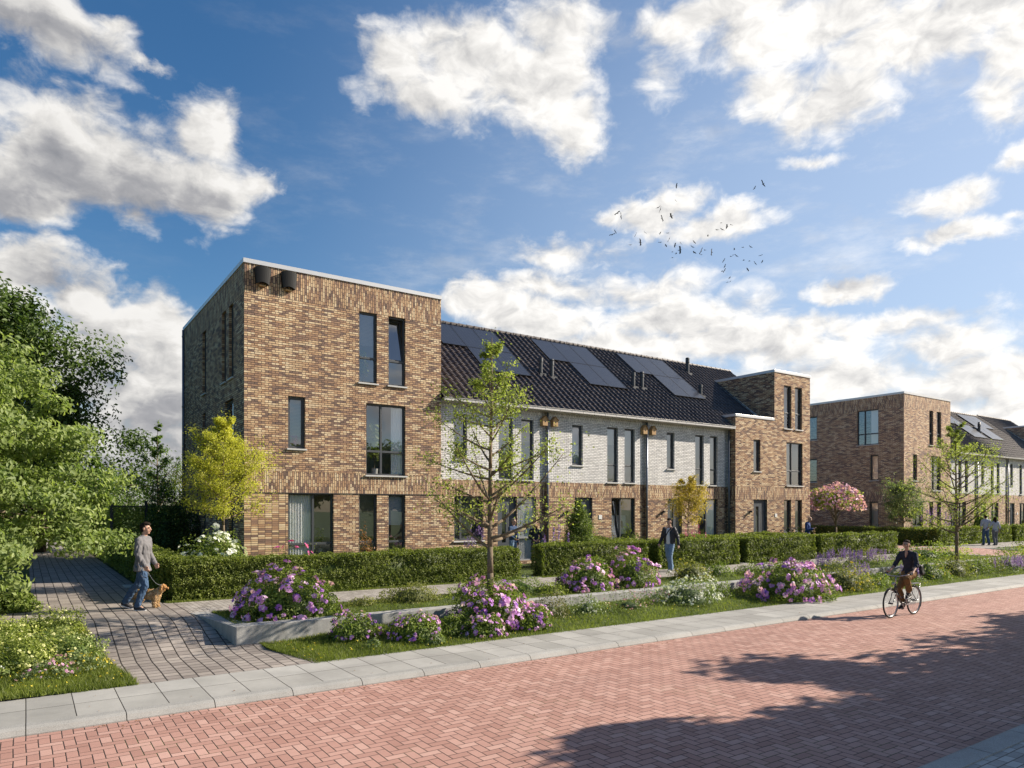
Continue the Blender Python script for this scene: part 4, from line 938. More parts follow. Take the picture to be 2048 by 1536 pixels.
# slender street trees
def street_prof(R_): return lambda h: R_*(1-((h-.42)/.6)**2*(.9 if h > .42 else 1.4)) if True else 0
def slender(label, x, y, z, H, R_, seed, **k):
    t = thing('street_tree', label, 'tree', (x, y, z), 0, 'slender young street trees')
    return grow(t, x, y, z, H, lambda h: max(.22, R_*(1-abs((h-.44)/.60)**2.2)), .075*H/6, 'leaf_fresh', .064, 14, n_limb=46, start=.26, sub=12, up=.62, seed=seed, spread=.17, smin=.38, **k)
slender('tall slender light green street tree rising from a pink bush before the white-walled houses', 7.95, 12.35, -.3, 6.15, 1.62, 4)
slender('slender street tree with thin foliage at the right, growing behind the cyclist', 28.6, 12.35, -.25, 5.7, 1.85, 9)
# left side
t = thing('tree', 'light green leafy tree with low drooping boughs at the left edge of the photo', 'tree', (-2.2, 18.2, 0))
blob_tree(t, -2.0, 18.6, 0, 3.3, (3.15, 2.6, 3.75), 'leaf_light', .12, 74000, .16, 'bark', clumps=320, seed=5, crs=.17, limbs=40, squash=.45, bottom=-.97, skirt=.45)
t = thing('tree', 'big dark green tree standing behind the light one, left of the tall corner house', 'tree', (-.6, 33, 0))
blob_tree(t, -1.5, 33.5, 0, 6.2, (4.3, 4.0, 5.0), 'leaf_dark', .19, 46000, .32, 'bark_dark', clumps=170, seed=8, crs=.24, limbs=50, squash=.8)
t = thing('tree', 'second dark tree low behind the garden fence at the end of the alley', 'tree', (.5, 40, 0))
blob_tree(t, .5, 42, 0, 3.6, (5.5, 3, 3.6), 'leaf_dark', .2, 20000, .3, 'bark_dark', clumps=80, seed=18, crs=.3)
t = thing('tree', 'dense green tree at the far end of the alley, seen under the drooping boughs', 'tree', (-7, 48, 0))
blob_tree(t, -9, 50, 0, 4.2, (9, 4, 4.4), 'leaf_shrub', .25, 26000, .3, 'bark_dark', clumps=110, seed=28, crs=.28)
t = thing('tree', 'loose pale green birch between the dark tree and the corner house', 'tree', (4.5, 35, 0))
grow(t, 4.9, 35.2, 0, 6.2, lambda h: max(.1, 1.15*(1-abs((h-.4)/.62)**1.7)), .07, 'leaf_birch', .085, 32, n_limb=40, start=.12, sub=6, seed=14, spread=.3)
t = thing('tree', 'small loose green tree beside the birch at the end of the gardens', 'tree', (6.2, 37, 0))
grow(t, 2.6, 37, 0, 4.6, lambda h: max(.1, 1.4*(1-abs((h-.4)/.62)**1.7)), .07, 'leaf_birch', .1, 50, n_limb=36, start=.1, sub=6, seed=15, spread=.3)
t = thing('tree', 'small yellow-green tree on a thin stem at the shaded corner of the tall house', 'tree', (4.55, 20.4, 0))
grow(t, 4.45, 20.35, 0, 4.75, lambda h: max(.12, 1.12*(1-abs((h-.52)/.52)**2.2)), .05, 'leaf_yellow', .05, 66, n_limb=52, start=.38, sub=9, seed=21, spread=.2, up=.85)
t = thing('tree', 'small airy golden-leaved tree behind the hedge, right of the walking man in the jacket', 'tree', (22.6, 20, 0))
grow(t, 22.6, 20, 0, 3.45, lambda h: max(.1, .85*(1-abs((h-.6)/.5)**2)), .035, 'leaf_gold', .07, 30, n_limb=30, start=.42, sub=7, seed=23, spread=.26, up=.7)
t = thing('tree', 'round-crowned little tree covered in pink blossom behind the hedge beside the side street', 'tree', (33.4, 20, 0))
blob_tree(t, 33.4, 20, 0, 2.45, (1.22, 1.15, .88), 'leaf_fresh', .085, 5200, .05, 'bark', clumps=46, seed=31, crs=.3, limbs=20, bottom=-.35)
C = unit(rng.normal(size=(1300, 3))); C = C[C[:, 2] > -.4]; C = C*(1+.15*fbm(C, .6, 31))[:, None]*rng.uniform(.8, 1.08, len(C))[:, None]
leaves('blossoms', np.array([33.4, 20, 2.45])+C*[1.25, 1.2, .92], C, .14, 'petal_rose', t, aspect=.9, kind='stuff')
t = thing('tree', 'small vase-shaped green tree in the garden of the reddish corner house', 'tree', (45., 23, 0))
grow(t, 44.6, 22.3, 0, 3.5, lambda h: max(.15, 1.3*min(1, h*1.2)*(1-max(0, h-.75)*2)), .06, 'leaf_blueish', .09, 40, n_limb=36, start=.36, sub=7, seed=33, spread=.25, up=.9)
t = thing('columnar_shrub', 'upright pointed green shrub standing before the door left of the framed-art window', 'shrub', (17.2, 20.6, 0))
grow(t, 17.2, 20.6, 0, 2.5, lambda h: max(.05, .46*(1-abs((h-.4)/.64)**2)), .03, 'leaf_shrub', .05, 60, n_limb=60, start=.06, sub=6, seed=35, spread=.35, up=1.2)
# climbing evergreen beside the house, ivy screen and posts at the alley
t = shrub('evergreen_shrub', 'tall dark evergreen bush against the shaded side wall of the corner house', 4.45, 29.2, 0, 1.05, 2.9, 'leaf_dark', .1, 9000, ry=1.3, lump=.2)
t = thing('ivy_fence', 'ivy-covered wire fence between dark posts at the end of the alley', 'fence', (3.4, 31.5, 0))
n = 9000; C = np.stack([rng.uniform(2.75, 5.2, n), 31.5+rng.normal(size=n)*.06, rng.uniform(0, 2.25, n)], 1); leaves('ivy', C, np.tile([-.2, -1., .3], (n, 1)), .09, 'leaf_fresh', t, tintv=fbm(C, .7)*1.2)
n = 9000; C = np.stack([2.72+rng.normal(size=n)*.06, rng.uniform(31.6, 44, n), rng.uniform(0, 2.1, n)], 1); leaves('ivy', C, np.tile([-1., -.2, .3], (n, 1)), .11, 'leaf_fresh', t, tintv=fbm(C, .5))
for px in (2.75, 3.95, 5.2):
    mb = MB(); mb.box(px-.05, px+.05, 31.42, 31.55, 0, 2.45); mb.build('post', 'dark_metal', t)
mb = MB(); mb.box(2.75, 5.2, 31.45, 31.5, 2.2, 2.25); mb.build('rail', 'dark_metal', t)
# hedges
HX = [(2.75, 12.45, 'long clipped hedge in front of the tall corner house, ending left of the standing couple'), (13.25, 17.84, 'clipped hedge right of the gap where the woman in boots stands'),
      (18.45, 22.82, 'clipped hedge directly behind the walking man in the jacket'), (23.34, 27.93, 'clipped hedge in front of the man in the blue sweater'), (28.32, 34.76, 'clipped hedge last before the side street, below the pink tree')]
for i, (a, b, lb) in enumerate(HX): hedge(lb, a, b, 17.62, 18.2, .95 if i == 0 else 1.0, dens=[2300, 1700, 1300, 1200, 1000][i], size=[.05, .056, .062, .066, .07][i])
G2 = 'clipped hedges between the gardens'
hedge('shaded hedge running back along the alley beside the corner house', 2.6, 3.2, 18.25, 31, .98, dens=1100, size=.065, group=G2)
hedge('short hedge behind the long one, under the first house window', 9.9, 12.3, 20.7, 21.2, .72, dens=1000, size=.06, group=G2)
hedge('garden hedge running back right of the gap behind the woman in boots', 17.35, 17.84, 18.25, 21.8, .95, dens=800, size=.065, group=G2)
hedge('garden hedge running back behind the walking man in the jacket', 18.45, 19.0, 18.25, 22, .97, dens=900, size=.065, group=G2)
hedge('garden hedge running back left of the door of the stepped end house', 23.34, 23.9, 18.25, 21.6, 1.0, dens=900, size=.065, group=G2)
hedge('low hedge row behind the front hedge before the stepped end house door', 24., 28., 20.6, 21.1, .95, dens=800, size=.07, group=G2)
hedge('garden hedge running back left of the pink tree', 28.32, 28.9, 18.25, 21.6, 1.0, dens=800, size=.07, group=G2)
hedge('hedge row at the back of the garden with the pink tree', 29., 40., 26.4, 27., 1.05, dens=500, size=.085, group=G2)
hedge('tall dark clipped hedge screen beside the end house, behind the pink tree', 36.5, 42.4, 29.5, 30., 2.05, dens=500, size=.09, material='leaf_olive', group=G2)
hedge('front hedge beyond the side street, behind the tree trunk on the right', 43.35, 53.2, 19.65, 20.3, 1.02, dens=800, size=.085)
hedge('shaded hedge running back along the far side of the side street', 43.35, 43.95, 20.35, 30, 1.02, dens=450, size=.085, group=G2)
hedge('far hedge right of the couple walking away', 53.9, 59.5, 19.65, 20.3, 1.05, dens=600, size=.09)
hedge('furthest front hedge at the right edge of the photo', 60.1, 75, 19.65, 20.3, 1.05, dens=450, size=.1)
# rose bushes with pink and violet blossoms
GB = 'rose bushes with pink and violet blossoms'
def rose(label, x, y, z, rx, rz, n, nf, fs=.085, **k): fs *= .98; nf = int(nf*1.1); n = int(n*1.15); k.setdefault('lump', .17); return shrub('rose_bush', label, x, y, z, rx, rz*.95, 'leaf_shrub', .06, n, 'petal_pink', nf, fs, group=GB, cat='flower bush', **k)
rose('big rose bush with pink and violet blossoms at the left end of the raised bed', 4.35, 14.35, -.01, 1.08, .9, 6500, 150, .105)
rose('big pink and violet rose bush around the trunk of the slender street tree', 7.95, 12.3, -.3, .88, .98, 5500, 130, .10)
rose('pink rose bush on the raised bed in front of the woman in boots', 12.1, 14.2, -.01, .82, .88, 4200, 95, .10)
rose('pink rose bush on the raised bed left of the walking man in the jacket', 13.75, 14.3, -.01, .82, .98, 4200, 95, .10)
rose('wide pink and violet rose bush near the kerb, left of the cyclist', 17.5, 11.95, -.32, 1.38, 1.05, 7500, 190, .115)
rose('low pink flower mound at the left tip of the lower lawn', 5.05, 12.55, -.28, .5, .46, 1500, 75, .05)
rose('low pink flower mound in front of the concrete wall, second from the left', 6.05, 12.05, -.32, .56, .50, 1700, 85, .055)
rose('low pink flower mound by the kerb just left of the street tree', 7.35, 11.65, -.34, .50, .46, 1600, 80, .058)
rose('low pink flower mound by the kerb just right of the street tree', 8.55, 11.75, -.33, .46, .48, 1500, 75, .06)
# other planting in the beds
GS = 'small shrubs in the flower beds'
def sh(label, x, y, z, rx, rz, leaf='leaf_shrub', size=.05, n=1100, **k): return shrub('shrub', label, x, y, z, rx, rz, leaf, size, n, group=GS, **k)
sh('low olive-green shrub on the raised bed right of the first big rose bush', 7.35, 14.85, -.01, .72, .42, 'leaf_olive', .045, 2600)
sh('tiny green shrub on the raised bed between the rose bush and the olive shrub', 6.1, 14.7, -.01, .3, .2, 'leaf_olive', .04, 700)
sh('loose green shrub on the raised bed left of the street tree trunk', 8.9, 15.0, -.01, .45, .42, 'leaf_fresh', .045, 1000, lump=.5)
sh('spreading green shrub on the raised bed right of the street tree', 10.5, 14.9, -.01, .75, .38, 'leaf_shrub', .045, 1900)
sh('green shrub behind the concrete wall before the pink bushes', 10.9, 14., -.01, .4, .3, 'leaf_fresh', .04, 900)
sh('round green shrub by the kerb left of the street tree', 6.8, 11.95, -.33, .42, .42, 'leaf_shrub', .042, 1400)
sh('small pale green plant at the front edge of the lower lawn', 6.15, 11.45, -.35, .18, .2, 'leaf_blueish', .05, 260)
sh('tiny pale green plant on the lower lawn below the first flower mound', 5.1, 11.75, -.35, .14, .17, 'leaf_blueish', .045, 160)
sh('orange-tipped shrub against the concrete wall right of the street tree', 9.6, 12.5, -.26, .5, .5, 'leaf_redtip', .045, 1500)
sh('loose shrub with tiny white flowers before the concrete wall', 10.6, 12.4, -.26, .55, .42, 'leaf_blueish', .042, 1100, flower='petal_white', nf=60, fs=.03, lump=.45)
sh('wispy plants with pale pink flowers before the concrete wall', 11.9, 12.35, -.26, .5, .4, 'leaf_blueish', .04, 700, flower='petal_rose', nf=60, fs=.03, lump=.55)
sh('wispy pink-flowering plants left of the white-flowering bush', 12.75, 12.5, -.25, .35, .42, 'leaf_blueish', .04, 500, flower='petal_rose', nf=50, fs=.03, lump=.5)
sh('wide low bush dotted with small white flowers before the concrete wall', 14.0, 12.45, -.26, .88, .56, 'leaf_blueish', .045, 2800, flower='petal_white', nf=340, fs=.045)
sh('dark green shrub right of the white-flowering bush', 15.4, 12.6, -.25, .45, .45, 'leaf_shrub', .05, 1200)
sh('yellow-green shrub on the raised bed at the feet of the walking man', 16.7, 14.7, -.01, .72, .56, 'leaf_olive', .055, 1900, flower='petal_yellow', nf=40, fs=.04)
sh('dark shrub on the raised bed right of the walking man', 18.2, 15.0, -.01, .6, .45, 'leaf_shrub', .055, 1500)
sh('low shrub on the raised bed further right of the walking man', 19.4, 14.6, -.01, .5, .36, 'leaf_shrub', .055, 1000)
sh('yellow-tipped bush by the kerb just left of the bicycle', 20.6, 12.1, -.32, 1.0, .75, 'leaf_olive', .06, 2800, flower='petal_yellow', nf=90, fs=.05)
sh('green bush behind the bicycle front wheel by the kerb', 22.1, 11.9, -.32, .55, .45, 'leaf_shrub', .06, 1100)
sh('green bush in the raised bed left of the purple flowers', 22.2, 14.8, -.01, .7, .6, 'leaf_olive', .06, 1500)
sh('green bush in the raised bed right of the cyclist head', 31.5, 15., -.01, 1.3, .62, 'leaf_shrub', .08, 1800)
sh('light green bush at the right end of the raised bed', 34., 15., -.01, 1.0, .6, 'leaf_fresh', .08, 1200)
sh('small bush in the raised bed between the purple flowers', 27.4, 15.2, -.01, .8, .5, 'leaf_olive', .07, 1000)
sh('round green bush on the lower strip right of the cyclist back', 26., 12.2, -.3, .9, .72, 'leaf_shrub', .065, 1900, flower='petal_yellow', nf=40, fs=.05)
sh('round green bush on the lower strip left of the right street tree', 27.9, 12.2, -.3, .8, .75, 'leaf_olive', .065, 1600)
sh('round green bush just right of the right street tree', 29.8, 12.3, -.3, .8, .62, 'leaf_shrub', .065, 1500)
sh('low green bush on the lower strip near the right edge', 31.4, 12.5, -.3, .8, .6, 'leaf_olive', .07, 1300)
sh('yellow-green bush at the right edge of the photo by the kerb', 35.2, 12., -.3, 1.5, .9, 'leaf_fresh', .08, 2400, flower='petal_yellow', nf=120, fs=.07)
sh('green bush behind the yellow-green one at the right edge', 33.4, 12.4, -.3, .9, .8, 'leaf_shrub', .07, 1300)
sh('small loose plant with red stems before the wall at the right', 24.3, 12.7, -.28, .5, .5, 'leaf_redtip', .05, 500, lump=.5)
sh('low shrub in the far raised bed beyond the street crossing', 46, 15.5, 0, 1.6, .6, 'leaf_shrub', .09, 1400)
sh('wide shrub in the far raised bed at the right edge', 50, 15.4, 0, 2., .7, 'leaf_fresh', .09, 1500)
GL = 'purple sage clumps in the beds'
for i, (x, y, z, r, h, lb) in enumerate([(23.6, 14.5, 0, .5, .42, 'purple sage clump at the left of the raised-bed group'), (24.7, 14.5, 0, .65, .55, 'tallest purple sage clump on the raised bed left of the cyclist'), (25.8, 14.6, 0, .55, .4, 'purple sage clump on the raised bed nearest the cyclist arm'), (26.9, 14.4, 0, .55, .4, 'purple sage clump on the raised bed behind the cyclist shoulder'),
      (22.5, 12.75, -.28, .6, .5, 'purple sage clump below the wall, behind the bicycle handlebar'), (24.5, 12.0, -.3, .45, .5, 'purple sage clump behind the bicycle rear wheel'), (31.2, 11.7, -.33, .75, .5, 'purple sage clump by the kerb right of the street tree'), (33., 11.7, -.33, .6, .42, 'purple sage clump by the kerb nearest the right edge')]):
    shrub('sage', lb, x, y, z, r, h*.6, 'leaf_blueish', .05, 500, 'petal_lav', 50, .07, group=GL, cat='flowers', spikes=16, top=.6)
# left bed and left lawn shrubs
GW = 'shrubs in the left corner bed'
for (x, y, z, r, h, lf, n, fl, nf, lb) in [(-.55, 14.2, -.08, .62, .5, 'leaf_fresh', 3600, 'petal_cream', 110, 'pale yellow-green shrub at the left edge, back of the corner bed'), (.35, 14.5, -.1, .5, .46, 'leaf_fresh', 2600, 'petal_cream', 130, 'pale yellow-green shrub beside the paved slope, back of the corner bed'),
      (-.1, 12.9, -.22, .5, .5, 'leaf_fresh', 2600, 'petal_cream', 150, 'shrub with cream flower heads in the middle of the corner bed'), (.5, 13.1, -.22, .46, .42, 'leaf_light', 2200, 'petal_cream', 110, 'shrub with cream flower heads at the edge of the paved slope'),
      (-.75, 12.7, -.24, .5, .42, 'leaf_light', 2200, 'petal_white', 60, 'shrub with white flower heads at the left edge of the photo'), (.25, 12.15, -.3, .34, .24, 'leaf_blueish', 500, 'petal_rose', 50, 'thin pink-flowering plants at the front of the corner bed'),
      (.72, 12.5, -.28, .34, .22, 'leaf_blueish', 300, 'petal_yellow', 45, 'small yellow flowers at the edge of the corner bed')]:
    shrub('shrub', lb, x, y, z, r*1.08, h, lf, .045, n, fl, nf, .03, group=GW, lump=.3)
GV = 'shrubs on the lawn under the light green tree'
for (x, y, r, h, lb) in [(-.55, 18.0, .55, .45, 'green shrub on the upper lawn under the drooping boughs'), (-.1, 17.9, .38, .38, 'rounded green shrub nearest the alley on the upper lawn'), (-1.3, 18.2, .6, .5, 'green shrub at the left edge of the upper lawn')]:
    shrub('shrub', lb, x, y, .01, r, h, 'leaf_shrub', .06, 1700, group=GV)
# garden flowers behind the hedges
shrub('lilac_bush', 'white-flowering lilac bush behind the hedge at the corner of the tall house', 4.0, 19.35, 0, .98, 1.42, 'leaf_shrub', .075, 4800, 'petal_white', 170, .10, cat='flower bush', petals=7, top=.3)
shrub('hollyhock', 'magenta hollyhocks behind the long hedge before the wide ground floor window', 6.3, 20.3, 0, .65, 1.05, 'leaf_shrub', .055, 900, 'petal_magenta', 12, .13, lump=.5, cat='flowers', top=.5)
shrub('ornamental_grass', 'brown feathery grass behind the hedge right of the wide ground floor window', 9.0, 21.3, 0, .35, .8, 'stem_brown', .12, 500, 'stem_brown', 18, .12, lump=.5, cat='plant', spikes=12, top=1.)
shrub('delphinium', 'pale blue delphiniums under the ground floor window behind the street tree', 13.2, 21.4, 0, .7, .95, 'leaf_blueish', .06, 1200, 'petal_lav', 30, .07, cat='flowers', spikes=14, top=1.)
shrub('delphinium', 'leafy bush with two violet flower spikes right of the woman in boots', 15.9, 20.2, 0, .8, 1.0, 'leaf_fresh', .075, 2200, 'petal_lav', 6, .12, cat='flowers', spikes=40, top=.6)
shrub('shrub', 'rounded garden bush behind the gap left of the walking man', 19.7, 20.4, 0, .8, 1.25, 'leaf_shrub', .07, 2000)
shrub('snapdragon', 'magenta flower spikes right of the walking man, below the golden tree', 22.4, 19.5, 0, .8, 1.1, 'leaf_blueish', .065, 900, 'petal_magenta', 9, .09, cat='flowers', spikes=18, top=.6, lump=.4)
shrub('rhododendron', 'pale pink blossoming bush beside the man in the blue sweater', 31.2, 20.9, 0, 1.35, 1.2, 'leaf_dark', .08, 2200, 'petal_palepink', 110, .11, cat='flower bush')
shrub('snapdragon', 'magenta flower spikes behind the hedge right of the pink tree', 36., 24.6, 0, .9, 1.35, 'leaf_blueish', .09, 600, 'petal_magenta', 7, .14, cat='flowers', spikes=16, top=.6, lump=.4)
shrub('delphinium', 'violet delphinium clump before the reddish corner house', 48.3, 22., 0, 1.6, 1.5, 'leaf_fresh', .1, 1800, 'petal_lav', 16, .15, cat='flowers', spikes=24, top=.8)
shrub('shrub', 'green garden bush before the far terraced house, right of the walking couple', 56.5, 22., 0, 1.5, 1.5, 'leaf_shrub', .1, 1500)
shrub('shrub', 'leafy tree-like bush before the far white-walled house', 54.2, 21.8, 0, 1.1, 2.7, 'leaf_shrub', .12, 2200, lump=.35)
# off-frame street trees on the near side whose shade falls on the road
GN = 'street trees on the near pavement'
for i, (x, y, H, rr, lb) in enumerate([(14., .9, 6.3, 2.5, 'broad street tree on the near pavement, nearest the viewer'), (20., 1.2, 6.6, 2.6, 'broad street tree on the near pavement, second from the viewer'), (27, 1.3, 6.8, 2.8, 'broad street tree on the near pavement, third from the viewer'), (36, 1.0, 7., 3., 'broad street tree on the near pavement, furthest from the viewer')]):
    t = thing('street_tree', lb, 'tree', (x, y, -.36), 0, GN)
    blob_tree(t, x, y, -.36, H*.62, (rr, rr, H*.33), 'leaf_shrub', .32, 15000, .15, 'bark', clumps=60, seed=40+i, crs=.34)
# grass blades
def blades(name, label, pts, h=.06, mat_='blade'):
    n = len(pts); a = rng.uniform(0, 2*pi, n); w = rng.uniform(.004, .008, n)*(h/.06)**.5; hh = h*rng.uniform(.5, 1.4, n)
    d = np.stack([np.cos(a), np.sin(a), np.zeros(n)], 1); l = np.stack([rng.normal(size=n)*.35, rng.normal(size=n)*.35, np.ones(n)], 1)*hh[:, None]
    V = np.stack([pts-d*w[:, None], pts+d*w[:, None], pts+l], 1).reshape(-1, 3)
    me = bpy.data.meshes.new(name); me.vertices.add(3*n); me.vertices.foreach_set('co', V.astype(np.float32).ravel()); me.loops.add(3*n); me.loops.foreach_set('vertex_index', np.arange(3*n, dtype=np.int32))
    me.polygons.add(n); me.polygons.foreach_set('loop_start', np.arange(0, 3*n, 3, dtype=np.int32)); me.polygons.foreach_set('loop_total', np.full(n, 3, dtype=np.int32))
    at = me.attributes.new('tint', 'FLOAT', 'POINT'); t = np.clip(.45+.3*fbm(pts, .5)+rng.normal(size=n)*.25, 0, 1); at.data.foreach_set('value', np.repeat(t, 3).astype(np.float32))
    me.materials.append(MATS[mat_]); me.update(); o = bpy.data.objects.new(name, me); link(o); return meta(o, label, 'grass', None, 'stuff')
def scat(n, xa, xb, ya, yb, zf, fall=1., keep=None):
    u = rng.random(n)**fall; x = xa+(xb-xa)*u; y = rng.uniform(ya, yb, n)
    if keep is not None: k = keep(x, y); x, y = x[k], y[k]
    return np.stack([x, y, np.array([zf(a, b) for a, b in zip(x, y)])], 1)
blades('grass', 'short grass blades on the lower lawn between kerb and concrete wall', scat(70000, 3.5, 36, 11.05, 13.14, z_lawn, 1.9, lambda x, y: x > 3.5+.3*np.clip((12.6-y)/1.4, 0, 1)), .055)
blades('grass', 'short grass blades on the raised bed', scat(32000, 3.15, 36, 13.5, 15.48, lambda x, y: -.018, 1.9), .05)
blades('grass', 'longer grass blades on the left corner bed', scat(34000, -2.2, 1.3, 11.1, 15.5, z_bed, .6, lambda x, y: x < .80+.5*np.clip((15.5-y)/4, 0, 1)), .075)
blades('grass', 'grass blades on the upper lawn under the light green tree', scat(9000, -4, .12, 17.45, 21, lambda x, y: .01, .7), .07)
blades('grass', 'grass fringe at the foot of the hedges', np.concatenate([scat(9000, 2.6, 20, 17.38, 17.7, lambda x, y: -.01, 1.3), scat(5000, 12.4, 24, 17.5, 21, lambda x, y: -.015)]), .05)
# small wild flowers in the lawns
p = scat(420, 3.8, 26, 11.2, 13.1, z_lawn, 1.5); p[:, 2] += .05
o = leaves('lawn_flowers', p, np.tile([0, 0, 1.], (len(p), 1)), .03, 'petal_yellow', None, aspect=.9); meta(o, 'tiny yellow and white flowers dotted over the lower lawn', 'wild flowers', None, 'stuff')
p = scat(160, -1.5, 1.2, 11.2, 14.5, z_bed, .6, lambda x, y: x < .80+.5*np.clip((15.5-y)/4, 0, 1)); p[:, 2] += .09
o = leaves('lawn_flowers', p, np.tile([0, 0, 1.], (len(p), 1)), .035, 'petal_yellow', None, aspect=.9); meta(o, 'tiny yellow flowers in the grass of the left corner bed', 'wild flowers', None, 'stuff')

p = scat(260, .5, 24, 9.3, 9.62, lambda x, y: -.436, 1.3); p2 = scat(90, .5, 22, 3.6, 11.1, lambda x, y: -.436 if y < 9.62 else -.343, 1.2); p = np.concatenate([p, p2])
o = leaves('fallen_leaves', p, np.tile([0, 0, 1.], (len(p), 1)), .032, 'stem_brown', None, aspect=.6, jitter=.12); meta(o, 'tiny fallen leaves and litter along the kerb', 'fallen leaves', None, 'stuff')
# ---------------------------------------------------------------- people, dog, bicycle, birds
TMP = bpy.data.scenes.new('tmp')
_sph = {}
def sphere(sub=2):
    if sub not in _sph:
        bm = bmesh.new(); bmesh.ops.create_icosphere(bm, subdivisions=sub, radius=1); _sph[sub] = [v.co.copy() for v in bm.verts]; bm.free()
    return _sph[sub]
def flesh(name, hulls, material, parent, M, voxel=.011, fold=0., fs=7., seed=0, smooth=2):
    """one continuous surface grown over convex bodies: hulls = [[(centre, radius or (rx,ry,rz)), ...], ...]"""
    bm = bmesh.new()
    for hu in hulls:
        vs = []
        for c, r in hu:
            r = (r, r, r) if not isinstance(r, (tuple, list)) else r
            vs += [bm.verts.new((c[0]+s.x*r[0], c[1]+s.y*r[1], c[2]+s.z*r[2])) for s in sphere()]
        res = bmesh.ops.convex_hull(bm, input=vs)
        junk = {v for v in res['geom_interior'] if isinstance(v, bmesh.types.BMVert)} | {v for v in res['geom_unused'] if isinstance(v, bmesh.types.BMVert)}
        if junk: bmesh.ops.delete(bm, geom=list(junk), context='VERTS')
    me = bpy.data.meshes.new('tmp'); bm.to_mesh(me); bm.free()
    o = bpy.data.objects.new('tmp', me); TMP.collection.objects.link(o)
    m = o.modifiers.new('r', 'REMESH'); m.mode = 'VOXEL'; m.voxel_size = voxel
    s = o.modifiers.new('s', 'SMOOTH'); s.factor = .5; s.iterations = smooth
    TMP.view_layers[0].update(); dg = TMP.view_layers[0].depsgraph; out = bpy.data.meshes.new_from_object(o.evaluated_get(dg), depsgraph=dg)
    bpy.data.objects.remove(o); bpy.data.meshes.remove(me)
    if fold:
        n = len(out.vertices); co = np.empty(n*3, np.float32); out.vertices.foreach_get('co', co); co = co.reshape(-1, 3).astype(float)
        nr = np.array([v.vector[:] for v in out.vertex_normals]); q = co*[1, 1, .55]
        co += nr*(fold*(np.abs(fbm(q, fs, seed+60))*1.6-.5+.5*fbm(q, fs*2.1, seed+61)))[:, None]; out.vertices.foreach_set('co', co.astype(np.float32).ravel())
    out.name = name; out.materials.clear(); out.materials.append(MATS[material]); out.polygons.foreach_set('use_smooth', [True]*len(out.polygons))
    ob = bpy.data.objects.new(name, out); link(ob, parent, M, False) if parent is not None else link(ob, None, M); return ob
V3 = lambda *a: np.array(a, float)
def nrm(v): return v/np.linalg.norm(v)
def hand(w, d, side, curl=.5):
    """palm, four bent fingers of different lengths and a thumb; w wrist, d pointing direction, side = thumb-side direction"""
    d = nrm(d); s = nrm(side-d*np.dot(side, d)); n = np.cross(d, s); H = [[(w, .024), (w+d*.035+s*.024, .018), (w+d*.035-s*.024, .018), (w+d*.085+s*.03, .013), (w+d*.08-s*.032, .012)]]
    for i, (o, L) in enumerate(zip((.031, .0105, -.0105, -.031), (.07, .078, .072, .058))):
        k = w+d*(.085-abs(i-1)*.003)+s*o; a = k+(d*cos(curl*.7)+n*sin(curl*.7))*L*.5; b = a+(d*cos(curl*1.9)+n*sin(curl*1.9))*L*.5
        H += [[(k, .0098), (a, .0088)], [(a, .0088), (b, .0075)]]
    t0 = w+d*.025+s*.026; t1 = t0+nrm(d*.7+s*.75+n*.25)*.04; t2 = t1+nrm(d+s*.2+n*.5)*.03; H += [[(t0, .014), (t1, .011)], [(t1, .011), (t2, .009)]]
    return H
